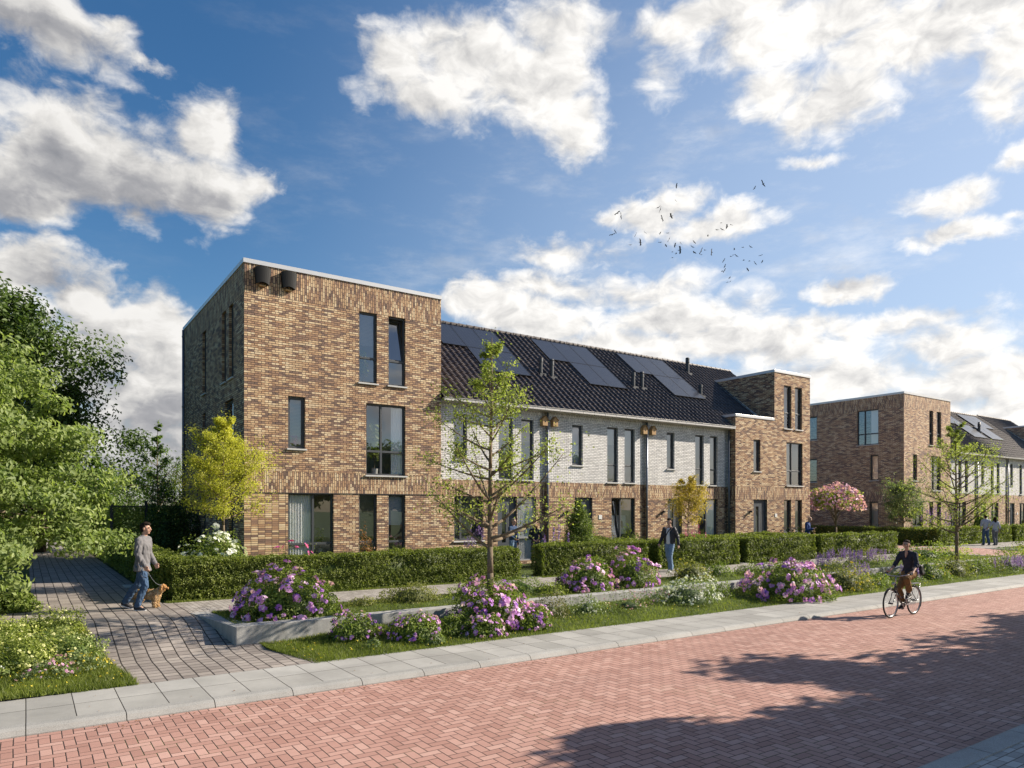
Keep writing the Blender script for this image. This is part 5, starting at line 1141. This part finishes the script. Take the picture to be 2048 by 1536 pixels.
def person(label, x, y, z, yaw, H, J, wear, hair='hair_dark', hair_style='short', skin='skin', fem=False, group=None, curl=.6, scale_w=1., palms=None, look=0.):
    """J: joints of a 1.8 m figure, +X forward, +Y left. wear: list of (part, material)"""
    t = thing('person', label, 'person', (x, y, z), yaw, group); M = Matrix.Diagonal((H/1.8,)*3+(1,))
    g_ = {k: V3(*v) for k, v in J.items()}; sw_ = (.88 if fem else 1.)*scale_w
    pel, ch, nk, hd = g_['pelvis'], g_['chest'], g_['neck'], g_['head']; up = nrm(ch-pel); f = 1.
    L = {}
    for s in 'LR':
        k = 1 if s == 'L' else -1
        L[s] = dict(hip=pel+V3(0, .085*k, -.02), knee=g_['knee'+s], ank=g_['ank'+s], sh=g_.get('sh'+s, ch+V3(0, .185*sw_*k, .14)), el=g_['el'+s], wr=g_['wr'+s], toe=nrm(g_.get('toe'+s, V3(1, .12*k, 0))))
    def torso(e, hem=None, flare=0.):
        sl, sr = L['L']['sh'], L['R']['sh']
        a = (sl+[0, -.035, -.01], (.062+e, .05+e, .055+e)); b = (sr+[0, .035, -.01], (.062+e, .05+e, .055+e)); c = (ch+[0, 0, 0], (.105+e, .148*sw_+e, .12+e)); wst = (ch*.42+pel*.58, (.092+e, .125*sw_+e, .09+e)); hp = (pel+[-.01, 0, 0], (.105+e, .158*(1.02 if fem else .98)+e, .10+e))
        h = [[a, b, c], [c, wst], [wst, hp], [(nk, .055+e*.5), a, b]]
        if hem is not None: h.append([hp, (pel+[0, 0, hem], (.105+e+flare, .155+e+flare, .03))])
        return h
    def arm(s, e, to=1., el_end='wr'):
        l = L[s]; w = l['wr'] if to == 1. else l['el']+(l['wr']-l['el'])*to
        return [[(l['sh'], .054+e), (l['el'], .041+e)], [(l['el'], .041+e), (w, .041+(.028-.041)*to+e*(.9))]]
    def leg(s, e, to=1., wide=0.):
        l = L[s]; kn, an, hp = l['knee'], l['ank'], l['hip']; cf = kn*.7+an*.3+nrm(V3(-.6, 0, 0))*.02; en = kn+(an-kn)*to
        return [[(hp, (.092+e, .088+e, .09+e)), (kn, .058+e)], [(kn, .058+e), (cf, .057+e)], [(cf, .057+e), (en, .04+e+wide)]]
    # head and face
    yawh = look; cy, sy = cos(yawh), sin(yawh); tilt = J.get('nod', (0,))[0] if 'nod' in J else 0.; ct, st_ = cos(tilt), sin(tilt)
    def hp(a, b, c): a, c = a*ct+c*st_, -a*st_+c*ct; return hd+V3(a*cy-b*sy, a*sy+b*cy, c)
    face = [[(hp(-.012, 0, .025), (.095, .075, .092)), (hp(.028, 0, -.02), (.062, .060, .07))], [(hp(.028, 0, -.02), (.062, .058, .06)), (hp(.052, 0, -.092), (.027, .030, .022))],
            [(hp(.092, 0, .012), .009), (hp(.108, 0, -.022), .0125), (hp(.085, .011, -.03), .010), (hp(.085, -.011, -.03), .010)],
            [(hp(.084, 0, -.055), (.012, .024, .010)), (hp(.06, 0, -.055), .03)], [(hp(.082, .028, .026), (.012, .022, .007)), (hp(.082, -.028, .026), (.012, .022, .007))]]
    for k in (1, -1): face.append([(hp(-.005, .077*k, -.005), (.017, .009, .028)), (hp(-.012, .072*k, -.02), (.01, .006, .014))])
    neck = [[(nk+[0, 0, -.02], .056 if not fem else .048), (hd+[-.012, 0, -.06], .053 if not fem else .045)]]
    B = torso(-.012)+face+neck
    for s in 'LR':
        B += arm(s, -.003)+leg(s, -.006); l = L[s]; d = l['wr']-l['el']; k = 1 if s == 'L' else -1
        side = palms[s] if palms else V3(1, 0, 0)
        B += hand(l['wr'], J.get('hd'+s, d) if 'hd'+s in J else d, V3(*side), curl*(k if not palms else 1)*1.)
        B += [[(l['ank'], .036), (l['ank']+l['toe']*.11-[0, 0, .03], .026)]]
    body = flesh('body', B, skin, t, M, voxel=.0085)
    for k in (1, -1):
        e = MB(); c = hp(.0865, .031*k, .008); e.v = [tuple(c+V3(*s)*[.008, .0125, .0068]) for s in sphere()]
        bm = bmesh.new(); bmesh.ops.create_icosphere(bm, subdivisions=2, radius=1); e.f = [tuple(v.index for v in q.verts) for q in bm.faces]; bm.free(); e.uv = [(0, 0)]*(3*len(e.f)); e.build('eye', 'eye', body, Matrix.Identity(4), world=False)
    flesh('lips', [[(hp(.0945, .014, -.056), .005), (hp(.0945, -.014, -.056), .005), (hp(.098, 0, -.055), .006)]], 'lips', body, Matrix.Identity(4), .004, smooth=1)
    flesh('eyebrows', [[(hp(.093, .045*k, .030), .0045), (hp(.097, .018*k, .033), .005)] for k in (1, -1)], hair, body, Matrix.Identity(4), .004, smooth=1)
    hs = [[(hp(-.034, 0, .045), (.088, .082, .080)), (hp(-.045, 0, -.02), (.058, .074, .06))], [(hp(.045, 0, .098), (.030, .045, .020)), (hp(-.02, 0, .08), (.07, .075, .053))]]
    if hair_style == 'curly': hs.append([(hp(.06, 0, .095), (.035, .055, .03)), (hp(0, 0, .10), (.07, .07, .04))])
    if hair_style == 'bald': hs = [[(hp(-.02, 0, .03), (.0905, .0775, .088))]]
    if hair_style == 'bun': hs += [[(hp(-.11, 0, .01), .04)], [(hp(-.05, 0, -.04), (.045, .06, .04))]]
    if hair_style == 'long': hs += [[(hp(-.055, 0, 0), (.055, .082, .06)), (hp(-.085, 0, -.2), (.035, .085, .07))], [(hp(.0, .07, .0), (.04, .02, .05)), (hp(.01, .085, -.2), (.035, .03, .06))], [(hp(.0, -.07, .0), (.04, .02, .05)), (hp(.01, -.085, -.2), (.035, .03, .06))]]
    flesh('hair', hs, hair, t, M, voxel=.009, fold=.007 if hair_style != 'bald' else 0, fs=22)
    for part, mt, *o in wear:
        o = o[0] if o else {}; e = o.get('e', .014)
        if part in ('sweater', 'jacket', 'shirt', 't_shirt', 'top'):
            to = o.get('sleeve', .97); hh = torso(e, o.get('hem', -.04), o.get('flare', .01))
            for s in 'LR': hh += (arm(s, e*.9+.002, to) if to > .05 else [arm(s, e+.004)[0]]) if o.get('arms', True) else []
            ob = flesh(part, hh, mt, t, M, .0115, o.get('fold', .008), 6., seed=len(label))
        elif part in ('trousers', 'jeans'):
            hh = [[(pel+[-.01, 0, .02], (.108+e*.5, .158+e*.4, .09))], [(pel+[-.01, 0, .02], (.108+e*.5, .155, .08)), (L['L']['hip'], .094), (L['R']['hip'], .094)]]
            for s in 'LR': hh += leg(s, e, o.get('to', .95), o.get('wide', .012))
            ob = flesh(part, hh, mt, t, M, .0115, .008, 8., seed=len(label)+3)
        elif part == 'skirt': ob = flesh(part, [[(pel+[0, 0, .08], (.112, .15, .03)), (pel+[.01, 0, -.30], (.165, .20, .02))]], mt, t, M, .011, .006, 5.)
        elif part in ('shoe', 'boot'):
            for s in 'LR':
                l = L[s]; a = l['ank']; td = l['toe']; hh = [[(a-td*.035-[0, 0, .035], .04), (a+[0, 0, -.0], .042), (a+td*.10-[0, 0, .04], (.045, .043, .03))], [(a+td*.10-[0, 0, .042], (.043, .043, .03)), (a+td*.165-[0, 0, .052], (.034, .036, .02))]]
                if part == 'boot': hh += [[(a, .046), (l['knee']*.7+a*.3, .064)], [(l['knee']*.7+a*.3, .064), (l['knee']+(a-l['knee'])*.06, .064)]]
                ob = flesh(part, hh, mt, t, M, .009, .002, 14.)
                flesh('sole', [[(a-td*.045-[0, 0, .072], (.035, .036, .012)), (a+td*.10-[0, 0, .074], (.045, .046, .011)), (a+td*.175-[0, 0, .072], (.028, .034, .011))]], o.get('sole', 'sole'), ob, Matrix.Identity(4), .008, smooth=1)
        elif part == 'strap': 
            ob = MB(); ob.tube([tuple(V3(*p)) for p in o['pts']], o.get('r', .018), 8); ob = ob.build('strap', mt, t, M, world=False)
        elif part == 'neck_opening': ob = flesh(part, [[(nk+[.02, 0, .0], (.05, .055, .03)), (ch+[.118, 0, .07], (.012, .012, .02))]], mt, t, M, .009, smooth=1)
        elif part == 'undershirt': ob = flesh(part, [[(ch+[.055, 0, .12], (.06, .07, .05)), (ch+[.062, 0, -.1], (.075, .085, .1)), (pel+[.06, 0, .02], (.07, .09, .05))]], mt, t, M, .011, .004)
        elif part == 'jacket_open':
            hh = []
            for k in (1, -1):
                s = 'L' if k > 0 else 'R'; hh += arm(s, .02, .98)
                hh.append([(L[s]['sh']+[0, -.03*k, -.01], (.072, .055, .065)), (ch+[-.01, .11*k, 0], (.125, .075, .12)), (pel+[0, .125*k, .03], (.125, .075, .08))])
            hh.append([(ch+[-.06, 0, .08], (.07, .15, .1)), (pel+[-.06, 0, .03], (.075, .14, .08))]); hh.append([(nk+[-.03, .04, 0], .04), (nk+[-.03, -.04, 0], .04)])
            ob = flesh('jacket', hh, mt, t, M, .0115, .009, 7.)
    return t
STAND = dict(pelvis=(0, 0, .95), chest=(0, 0, 1.30), neck=(-.005, 0, 1.50), head=(.03, 0, 1.675), kneeL=(.02, .10, .50), ankL=(-.01, .11, .085), kneeR=(.02, -.10, .50), ankR=(-.01, -.11, .085), elL=(-.02, .255, 1.16), wrL=(.03, .27, .91), elR=(-.02, -.255, 1.16), wrR=(.03, -.27, .91))
def pose(**k): d = dict(STAND); d.update(k); return d
P1 = pose(pelvis=(.0, 0, .95), chest=(.02, 0, 1.30), neck=(.02, 0, 1.50), head=(.065, 0, 1.68), kneeR=(.10, -.09, .51), ankR=(-.06, -.10, .085), kneeL=(-.14, .08, .52), ankL=(-.42, .09, .14), toeL=(1, .1, -.35), toeR=(1, -.1, 0), elR=(.03, -.25, 1.17), wrR=(.15, -.22, .93), elL=(.0, .25, 1.17), wrL=(.16, .2, .95))
person('man in a loose grey shirt and jeans, walking the dog at the left', 2.02, 16.62, -.01, R(-34), 1.83, P1,
       [('sweater', 'grey_knit', dict(hem=-.13, flare=.03, e=.026, fold=.008)), ('jeans', 'denim', dict(e=.012)), ('shoe', 'sneaker')], hair_style='curly')
P2 = pose(chest=(.02, 0, 1.30), kneeL=(.12, .09, .52), ankL=(.10, .10, .085), kneeR=(-.05, -.09, .50), ankR=(-.28, -.10, .12), toeR=(1, -.1, -.2), elL=(-.06, .27, 1.17), wrL=(-.03, .32, .92), elR=(.03, -.27, 1.17), wrR=(.14, -.30, .94))
person('man in a dark jacket over a white shirt, walking along the garden path', 18.0, 16.75, .0, R(192), 1.80, P2,
       [('undershirt', 'white_shirt'), ('jacket_open', 'leather_jacket'), ('jeans', 'denim_light', dict(e=.016, wide=.03)), ('shoe', 'sneaker_white'),
        ('strap', 'black_leather', dict(pts=[(.02, .10, 1.50), (.135, .04, 1.38), (.16, -.06, 1.2), (.14, -.14, 1.05), (.02, -.19, .98)]))], hair_style='curly')
P3 = pose(nod=(.5,), chest=(.02, 0, 1.30), neck=(.04, 0, 1.49), head=(.11, 0, 1.64), elL=(.03, .24, 1.14), wrL=(.26, .10, 1.20), elR=(.03, -.24, 1.14), wrR=(.26, -.10, 1.20))
person('shaven-headed man in a blue sweater and red trousers, looking at a phone', 30.2, 19.5, 0, R(-72), 1.80, P3, [('sweater', 'blue_sweater'), ('trousers', 'red_trousers'), ('shoe', 'sneaker')], hair='skin', hair_style='bald', skin='skin')
mb = MB(); mb.box(-.008, .008, -.04, .04, -.075, .075); o = mb.build('phone', 'black_plastic', None, TR(30.2+.34*cos(R(-72)), 19.5+.34*sin(R(-72)), 1.22, R(-72)) @ Matrix.Rotation(R(50), 4, 'Y'), bevel=.004); meta(o, 'small dark phone in the hands of the man in the blue sweater', 'phone')
P4 = pose(chest=(.01, 0, 1.29), head=(.03, .0, 1.67), elL=(.0, .24, 1.15), wrL=(.17, .05, 1.03), elR=(.0, -.24, 1.15), wrR=(.18, -.04, 1.02))
person('blond woman in a dark top, tweed skirt and black boots, standing by the grey door', 15.55, 21.1, 0, R(-120), 1.68, P4, [('top', 'charcoal_top', dict(sleeve=.6)), ('skirt', 'tweed'), ('boot', 'black_leather', dict(sole='black_leather'))], hair='hair_blond', hair_style='long', fem=True)
t = thing('handbag', 'small grey handbag hanging at the hip of the blond woman', 'bag', (15.55, 21.1, 0)); mb = MB(); bx = Vector((15.78, 20.92, 0))
mb.box(bx.x-.12, bx.x+.12, bx.y-.05, bx.y+.05, .78, .97); mb.build('bag_body', 'grey_bag', t, bevel=.02); mb = MB(); mb.tube([(bx.x-.1, bx.y, .95), (15.62, 20.98, 1.25), (15.52, 21.08, 1.42)], .008, 6); mb.tube([(bx.x+.1, bx.y, .95), (15.70, 21.05, 1.25), (15.62, 21.1, 1.42)], .008, 6); mb.build('bag_strap', 'black_leather', t)
person('man in a denim jacket talking beside the blond woman, behind the tree', 14.75, 21.4, 0, R(-70), 1.78, pose(elR=(.02, -.25, 1.16), wrR=(.2, -.18, 1.05)), [('jacket', 'denim_jacket', dict(hem=-.02)), ('jeans', 'denim_light'), ('shoe', 'sneaker')], hair='hair_grey')
P6 = pose(kneeL=(.08, .09, .5), ankL=(.03, .1, .085), ankR=(-.18, -.1, .10), kneeR=(-.02, -.09, .5), elR=(-.02, -.30, 1.22), wrR=(-.02, -.50, 1.12))
person('man in a pale blue shirt, walking away with his arm round a woman', 46.5, 18.5, 0, R(48), 1.80, P6, [('t_shirt', 'light_shirt', dict(sleeve=0.)), ('jeans', 'denim'), ('shoe', 'sneaker')], skin='skin_tan')
P7 = pose(kneeR=(.08, -.09, .5), ankR=(.03, -.1, .085), ankL=(-.18, .1, .10), kneeL=(-.02, .09, .5), elL=(-.03, .30, 1.22), wrL=(-.05, .42, 1.12))
person('woman in a pale shirt and grey jeans, walking away beside the man', 46.78, 18.12, 0, R(48), 1.68, P7, [('t_shirt', 'light_shirt', dict(sleeve=.3)), ('jeans', 'grey_jeans'), ('shoe', 'sneaker')], skin='skin_tan', hair_style='long', fem=True)

# cyclist and bicycle
BK = TR(17.75, 8.62, -.44, R(180))
RW, FWc = V3(0, 0, .345), V3(1.08, 0, .345)
bt = thing('bicycle', 'dark upright city bicycle ridden on the red brick road', 'bicycle', (17.75, 8.62, -.44), R(180))
def bpart(mb, name, mt, par=None, smooth=True): return mb.build(name, mt, par or bt, Matrix.Identity(4), world=False, smooth=smooth)
for c in (RW, FWc):
    m = MB(); m.torus(c, (0, 1, 0), .328, .018, 56, 8); w_ = bpart(m, 'wheel_tyre', 'rubber')
    m = MB(); m.torus(c, (0, 1, 0), .305, .012, 56, 6); bpart(m, 'rim', 'chrome', w_)
    m = MB()
    for i in range(28):
        a = 2*pi*i/28; s = .03*(1 if i % 2 else -1); b = a+.25*(1 if i % 4 < 2 else -1); m.cyl(c+V3(cos(b)*.02, s, sin(b)*.02), c+V3(cos(a)*.3, 0, sin(a)*.3), .0013, n=4, cap=False)
    bpart(m, 'spokes', 'chrome', w_); m = MB(); m.cyl(c+V3(0, -.05, 0), c+V3(0, .05, 0), .022, n=12); bpart(m, 'hub', 'dark_metal', w_)
bb = V3(.43, 0, .29); st = V3(.26, 0, .76); h1 = V3(.86, 0, .80); h2 = V3(.90, 0, .66)
m = MB(); m.tube([tuple(bb), tuple(st)], .016, 10); m.tube([tuple(h1), tuple(h2)], .019, 10); m.tube([tuple(h2), (.78, 0, .47), (.62, 0, .33), tuple(bb)], .019, 10); m.tube([tuple(h1+[0, 0, -.03]), (.76, 0, .57), (.60, 0, .43), tuple(st*.45+bb*.55)], .013, 10)
for k in (1, -1): m.tube([tuple(bb), tuple(RW+[0, .06*k, 0])], .010, 8); m.tube([tuple(st+[0, 0, -.05]), tuple(RW+[0, .06*k, 0])], .008, 8)
bpart(m, 'frame', 'bike_paint')
m = MB()
m.tube([tuple(h2), (.925, 0, .60)], .016, 8)
for k in (1, -1): m.tube([(.925, .0, .60), (.935, .042*k, .58), (.99, .045*k, .44), tuple(FWc+[0, .045*k, 0])], [.012, .011, .009, .007], 8)
bpart(m, 'fork', 'bike_paint')
m = MB(); m.tube([tuple(h1), (.83, 0, .98)], .012, 8); pts = [(.68, .29, 1.02), (.76, .28, 1.02), (.86, .2, 1.0), (.87, .08, .97), (.83, 0, .975), (.87, -.08, .97), (.86, -.2, 1.0), (.76, -.28, 1.02), (.68, -.29, 1.02)]; m.tube(pts, .011, 8); hb = bpart(m, 'handlebar', 'chrome')
for k in (1, -1): m = MB(); m.cyl((.66, .29*k, 1.02), (.77, .28*k, 1.02), .017, n=10); bpart(m, 'grip', 'rubber', hb)
m = MB(); m.tube([tuple(st), (.235, 0, .88)], .013, 8); bpart(m, 'seat_post', 'chrome')
flesh('saddle', [[((.14, .06, .915), (.07, .05, .03)), ((.14, -.06, .915), (.07, .05, .03)), ((.36, 0, .915), (.04, .022, .02))]], 'saddle', bt, Matrix.Identity(4), .008)
for c, a0, a1 in ((RW, -1.5, .9), (FWc, -.9, .9)):
    m = MB(); m.torus(c, (0, 1, 0), .362, .011, 24, 6, a0-(.6 if c is RW else .0), a1-.0); bpart(m, 'mudguard', 'bike_paint')
m = MB(); m.box(-.22, .16, -.06, .06, .745, .757); m.tube([(-.18, .06, .75), tuple(RW+[0, .07, 0])], .005, 6); m.tube([(-.18, -.06, .75), tuple(RW+[0, -.07, 0])], .005, 6); bpart(m, 'luggage_rack', 'chrome')
m = MB(); m.box(.02, .46, -.05, -.035, .24, .31); m.box(.02, .46, .035, .05, .26, .30); bpart(m, 'chain_guard', 'chrome')
pl, pr = V3(.53, .1, .43), V3(.34, -.1, .15)
for p_, k in ((pl, 1), (pr, -1)):
    m = MB(); m.tube([tuple(bb+[0, .05*k, 0]), tuple(V3(p_[0], .07*k, p_[2]))], .009, 8); c_ = bpart(m, 'crank', 'chrome'); m = MB(); m.box(p_[0]-.045, p_[0]+.045, min(.08*k, .17*k), max(.08*k, .17*k), p_[2]-.012, p_[2]+.012); bpart(m, 'pedal', 'black_plastic', c_)
m = MB(); m.cyl((.92, 0, .80), (.98, 0, .80), .03, .035, n=12); bpart(m, 'headlight', 'chrome')
s_ = 1.8/1.72   # joints below in metres of the real figure, divided by her scale
def q(*a): return tuple(v*s_ for v in a)
PC = dict(pelvis=q(.21, 0, 1.02), chest=q(.28, 0, 1.34), neck=q(.31, 0, 1.53), head=q(.355, 0, 1.69), kneeL=q(.60, .13, .90), ankL=q(.46, .12, .54), kneeR=q(.47, -.12, .64), ankR=q(.28, -.12, .25), toeL=(1, .05, -.25), toeR=(1, -.05, -.2),
          elL=q(.37, .25, 1.22), wrL=q(.60, .275, 1.075), elR=q(.37, -.25, 1.22), wrR=q(.60, -.275, 1.075), hdL=V3(1, 0, -.45), hdR=V3(1, 0, -.45))
PCx = {k: v for k, v in PC.items()}
person('woman in a dark top and ochre trousers, riding the bicycle', 17.75, 8.62, -.44, R(180), 1.72, PCx, [('top', 'charcoal_top', dict(sleeve=.25, hem=-.0)), ('neck_opening', 'skin'), ('trousers', 'ochre_trousers', dict(to=.72, wide=.02)), ('shoe', 'black_leather', dict(sole='sneaker_white'))],
       hair_style='bun', fem=True, skin='skin', palms=dict(L=V3(0, -1, .2), R=V3(0, 1, .2)), curl=1.2, look=.35)
t = thing('shoulder_bag', 'dark shoulder bag hanging behind the cyclist', 'bag', (17.75, 8.62, -.44), R(180))
flesh('bag_body', [[((.06, .19, 1.18), (.07, .03, .03)), ((.02, .20, 1.0), (.11, .04, .03))]], 'black_leather', t, Matrix.Identity(4), .01, .004)

# dog and leash
dt = thing('dog', 'golden long-haired spaniel walking on the leash beside the man', 'dog', (2.14, 16.92, 0), R(-34)); dt.scale = (.89,)*3
D_ = [[((.20, 0, .31), (.12, .10, .13)), ((.0, 0, .33), (.12, .095, .105))], [((.0, 0, .33), (.12, .095, .105)), ((-.22, 0, .33), (.11, .09, .11))], [((.24, 0, .36), (.08, .07, .09)), ((.36, 0, .46), (.05, .048, .06))],
      [((.39, 0, .50), (.07, .06, .062)), ((.43, 0, .485), (.04, .045, .045))], [((.43, 0, .48), (.035, .034, .03)), ((.50, 0, .465), (.024, .026, .022))], [((-.28, 0, .38), .035), ((-.38, 0, .36), .018)]]
for k in (1, -1):
    D_ += [[((.22, .07*k, .26), (.055, .04, .07)), ((.21, .075*k, .13), .036)], [((.21, .075*k, .13), .036), ((.215, .075*k, .04), .03)], [((.215, .075*k, .03), (.032, .03, .028)), ((.25, .075*k, .018), (.022, .026, .016))],
           [((-.22, .07*k, .28), (.085, .045, .09)), ((-.15, .075*k, .18), .04)], [((-.15, .075*k, .18), .036), ((-.26, .075*k, .10), .026)], [((-.26, .075*k, .10), .026), ((-.235, .075*k, .035), .026)], [((-.235, .075*k, .025), (.03, .028, .024)), ((-.20, .075*k, .016), (.022, .024, .015))]]
db = flesh('body', D_, 'dog_fur', dt, Matrix.Identity(4), .009, .010, 16.)
for k in (1, -1): flesh('ear', [[((.37, .058*k, .52), (.03, .014, .02)), ((.365, .078*k, .42), (.038, .016, .04))]], 'dog_fur', db, Matrix.Identity(4), .007, .006, 20.)
flesh('nose', [[((.523, 0, .472), (.010, .013, .010))]], 'black_plastic', db, Matrix.Identity(4), .004)
for k in (1, -1): flesh('eye', [[((.452, .033*k, .512), .008)]], 'eye', db, Matrix.Identity(4), .004)
me = db.data; n = len(me.vertices); co = np.empty(n*3, np.float32); me.vertices.foreach_get('co', co); co = co.reshape(-1, 3).astype(float); nr = np.array([v.vector[:] for v in me.vertex_normals])
pk = rng.integers(0, n, 9000); pk = pk[(co[pk, 0] < .40)]
leafmat('fur', (.50, .29, .13), (.92, .76, .54), .2, .8)
leaves('fur', co[pk]+nr[pk]*.006+[0, 0, -.006], nr[pk]*.9+[-.2, 0, .25], .045, 'fur', db, M=Matrix.Identity(4), aspect=.22, jitter=.25, tintv=(fbm(co[pk], 3.)*1.2+(co[pk, 0] > .1)*.9-.4))
m = MB(); m.torus((.325, 0, .435), (.75, 0, .66), .062, .009, 20, 6); bpart(m, 'collar', 'black_leather', dt)
Mh = TR(2.02, 16.62, -.01, R(-34)); Md = TR(2.18, 16.92, 0, R(-34)); a = Mh @ Vector((.19, -.20, .86)); b = Md @ Vector((.31, -.03, .48))
m = MB(); pts = []
for i in range(13): s = i/12; p = a.lerp(b, s); p.z -= .10*sin(pi*s)+.0; pts.append(tuple(p))
m.tube(pts, .005, 6); m.torus(tuple(a+Vector((-.04, 0, -.09))), (.5, .8, .2), .075, .005, 24, 6); o = m.build('leash', 'grey_bag', None, smooth=True); meta(o, 'thin looped leash from the hand of the man to the golden dog', 'leash')

# birds
def bird_meshes(bank):
    w = MB(); 
    for k in (1, -1):
        a = (0.06, 0, 0); b_ = (-.05, 0, 0); c = (-.06, .14*k, .04+bank*k); d = (.06, .13*k, .045+bank*k); e = (-.09, .27*k, .01+bank*2*k)
        w.quad(a, d, c, b_); w.quad(d, (d[0]-.02, .26*k, .05+bank*1.5*k), e, c)
        for q_ in ((a, d, c, b_),): w.quad(*[(x, y, z-.012) for x, y, z in q_[::-1]])
    return w
i = 0
protos = {}
for (bx_, by_, bz_, big) in BIRDS:
    key = (big, i % 3)
    M = TR(bx_, by_, bz_, rng.uniform(0, 6.28), 0.9 if big else .62) @ Matrix.Rotation(R([38, -34, 20][i % 3]+rng.uniform(-14, 14)) if big else R(rng.uniform(-30, 30)), 4, 'X')
    if key not in protos:
        t = bpy.data.objects.new('bird', None); link(t, None, M); meta(t, 'small dark bird flying in the loose flock high above the roofs', 'bird', 'birds in the flock'); protos[key] = t
        flesh('body', [[((.11, 0, 0), .025), ((0, 0, 0), (.07, .035, .035))], [((0, 0, 0), (.06, .03, .03)), ((-.16, 0, 0), (.03, .03, .008))]], 'bird_black', t, Matrix.Identity(4), .02, smooth=1)
        bird_meshes([.1, -.08, .0][i % 3]).build('wings', 'bird_black', t, Matrix.Identity(4), world=False)
    else: dup(protos[key], M)
    i += 1
# plants and pictures seen through the windows
def houseplant(label, x, y, z, h, n=14, leaf='leaf_shrub', w=.22):
    t = thing('houseplant', label, 'potted plant', (x, y, z)); mb = MB(); mb.cyl((x, y, z), (x, y, z+h*.2), .09, .12, n=16); mb.build('pot', 'pot', t)
    C = []; N = []; s = MB()
    for i in range(n):
        a = i*2.4; zz = z+h*(.4+.6*i/n); p = V3(x+cos(a)*w*.5, y+sin(a)*w*.4, zz); C.append(p); N.append(V3(cos(a)*.3, -.8, .5)); s.tube([(x, y, z+h*.2+(zz-z-h*.2)*.5), tuple(p)], .006, 5)
    s.tube([(x, y, z+h*.15), (x, y, z+h*.9)], .012, 6); s.build('stem', 'bark', t)
    leaves('leaf_cluster', np.array(C), np.array(N), w*1.4, leaf, t, aspect=.5, jitter=.25)
houseplant('tall leafy houseplant inside the big first floor window of the corner house', 9.85, YA+.33, 3.12, 1.9, 28, 'leaf_fresh', .26)
houseplant('small houseplant inside the wide ground floor window of the corner house', 8.0, YA+.5, .65, .85, 10, w=.16)
houseplant('bushy houseplant inside the upper left window of the corner house', 9.5, YA+.45, 6.15, 1.35, 26, 'leaf_fresh', .2)
houseplant('potted flowers inside the narrow window of the corner house', 7.1, YA+.35, 4.0, .5, 10, 'petal_magenta', .14)
houseplant('dark houseplant inside the left tall window of the middle white-walled house', 20.62, YW+.34, 3.1, 1.3, 16, 'leaf_fresh', .18)
houseplant('houseplant inside the ground floor side window of the reddish corner house', 46.85, 25.1, .5, .9, 10, w=.2)
for x, lb in ((20.95, 'framed brown abstract print on the wall behind the left pane of the ground floor window'), (21.6, 'framed brown abstract print on the wall behind the right pane of the ground floor window')):
    t = thing('picture', lb, 'picture', (x, YW+.6, 1.5)); yy = YW+.42
    mb = MB(); mb.box(x-.25, x+.25, yy, yy+.02, 1.02, 1.85); mb.build('backing_card', 'plate', t)
    mb = MB(); mb.box(x-.27, x-.25, yy-.01, yy+.03, 1., 1.87); mb.box(x+.25, x+.27, yy-.01, yy+.03, 1., 1.87); mb.box(x-.25, x+.25, yy-.01, yy+.03, 1., 1.02); mb.box(x-.25, x+.25, yy-.01, yy+.03, 1.85, 1.87); mb.build('picture_frame', 'black_plastic', t)
    flesh('print', [[((x, yy-.003, 1.52), (.12, .004, .17)), ((x+.03, yy-.003, 1.32), (.09, .004, .1))]], 'art_brown', t, Matrix.Translation((-x, -(YW+.6), -1.5)), .01, smooth=1)
bpy.data.scenes.remove(TMP)
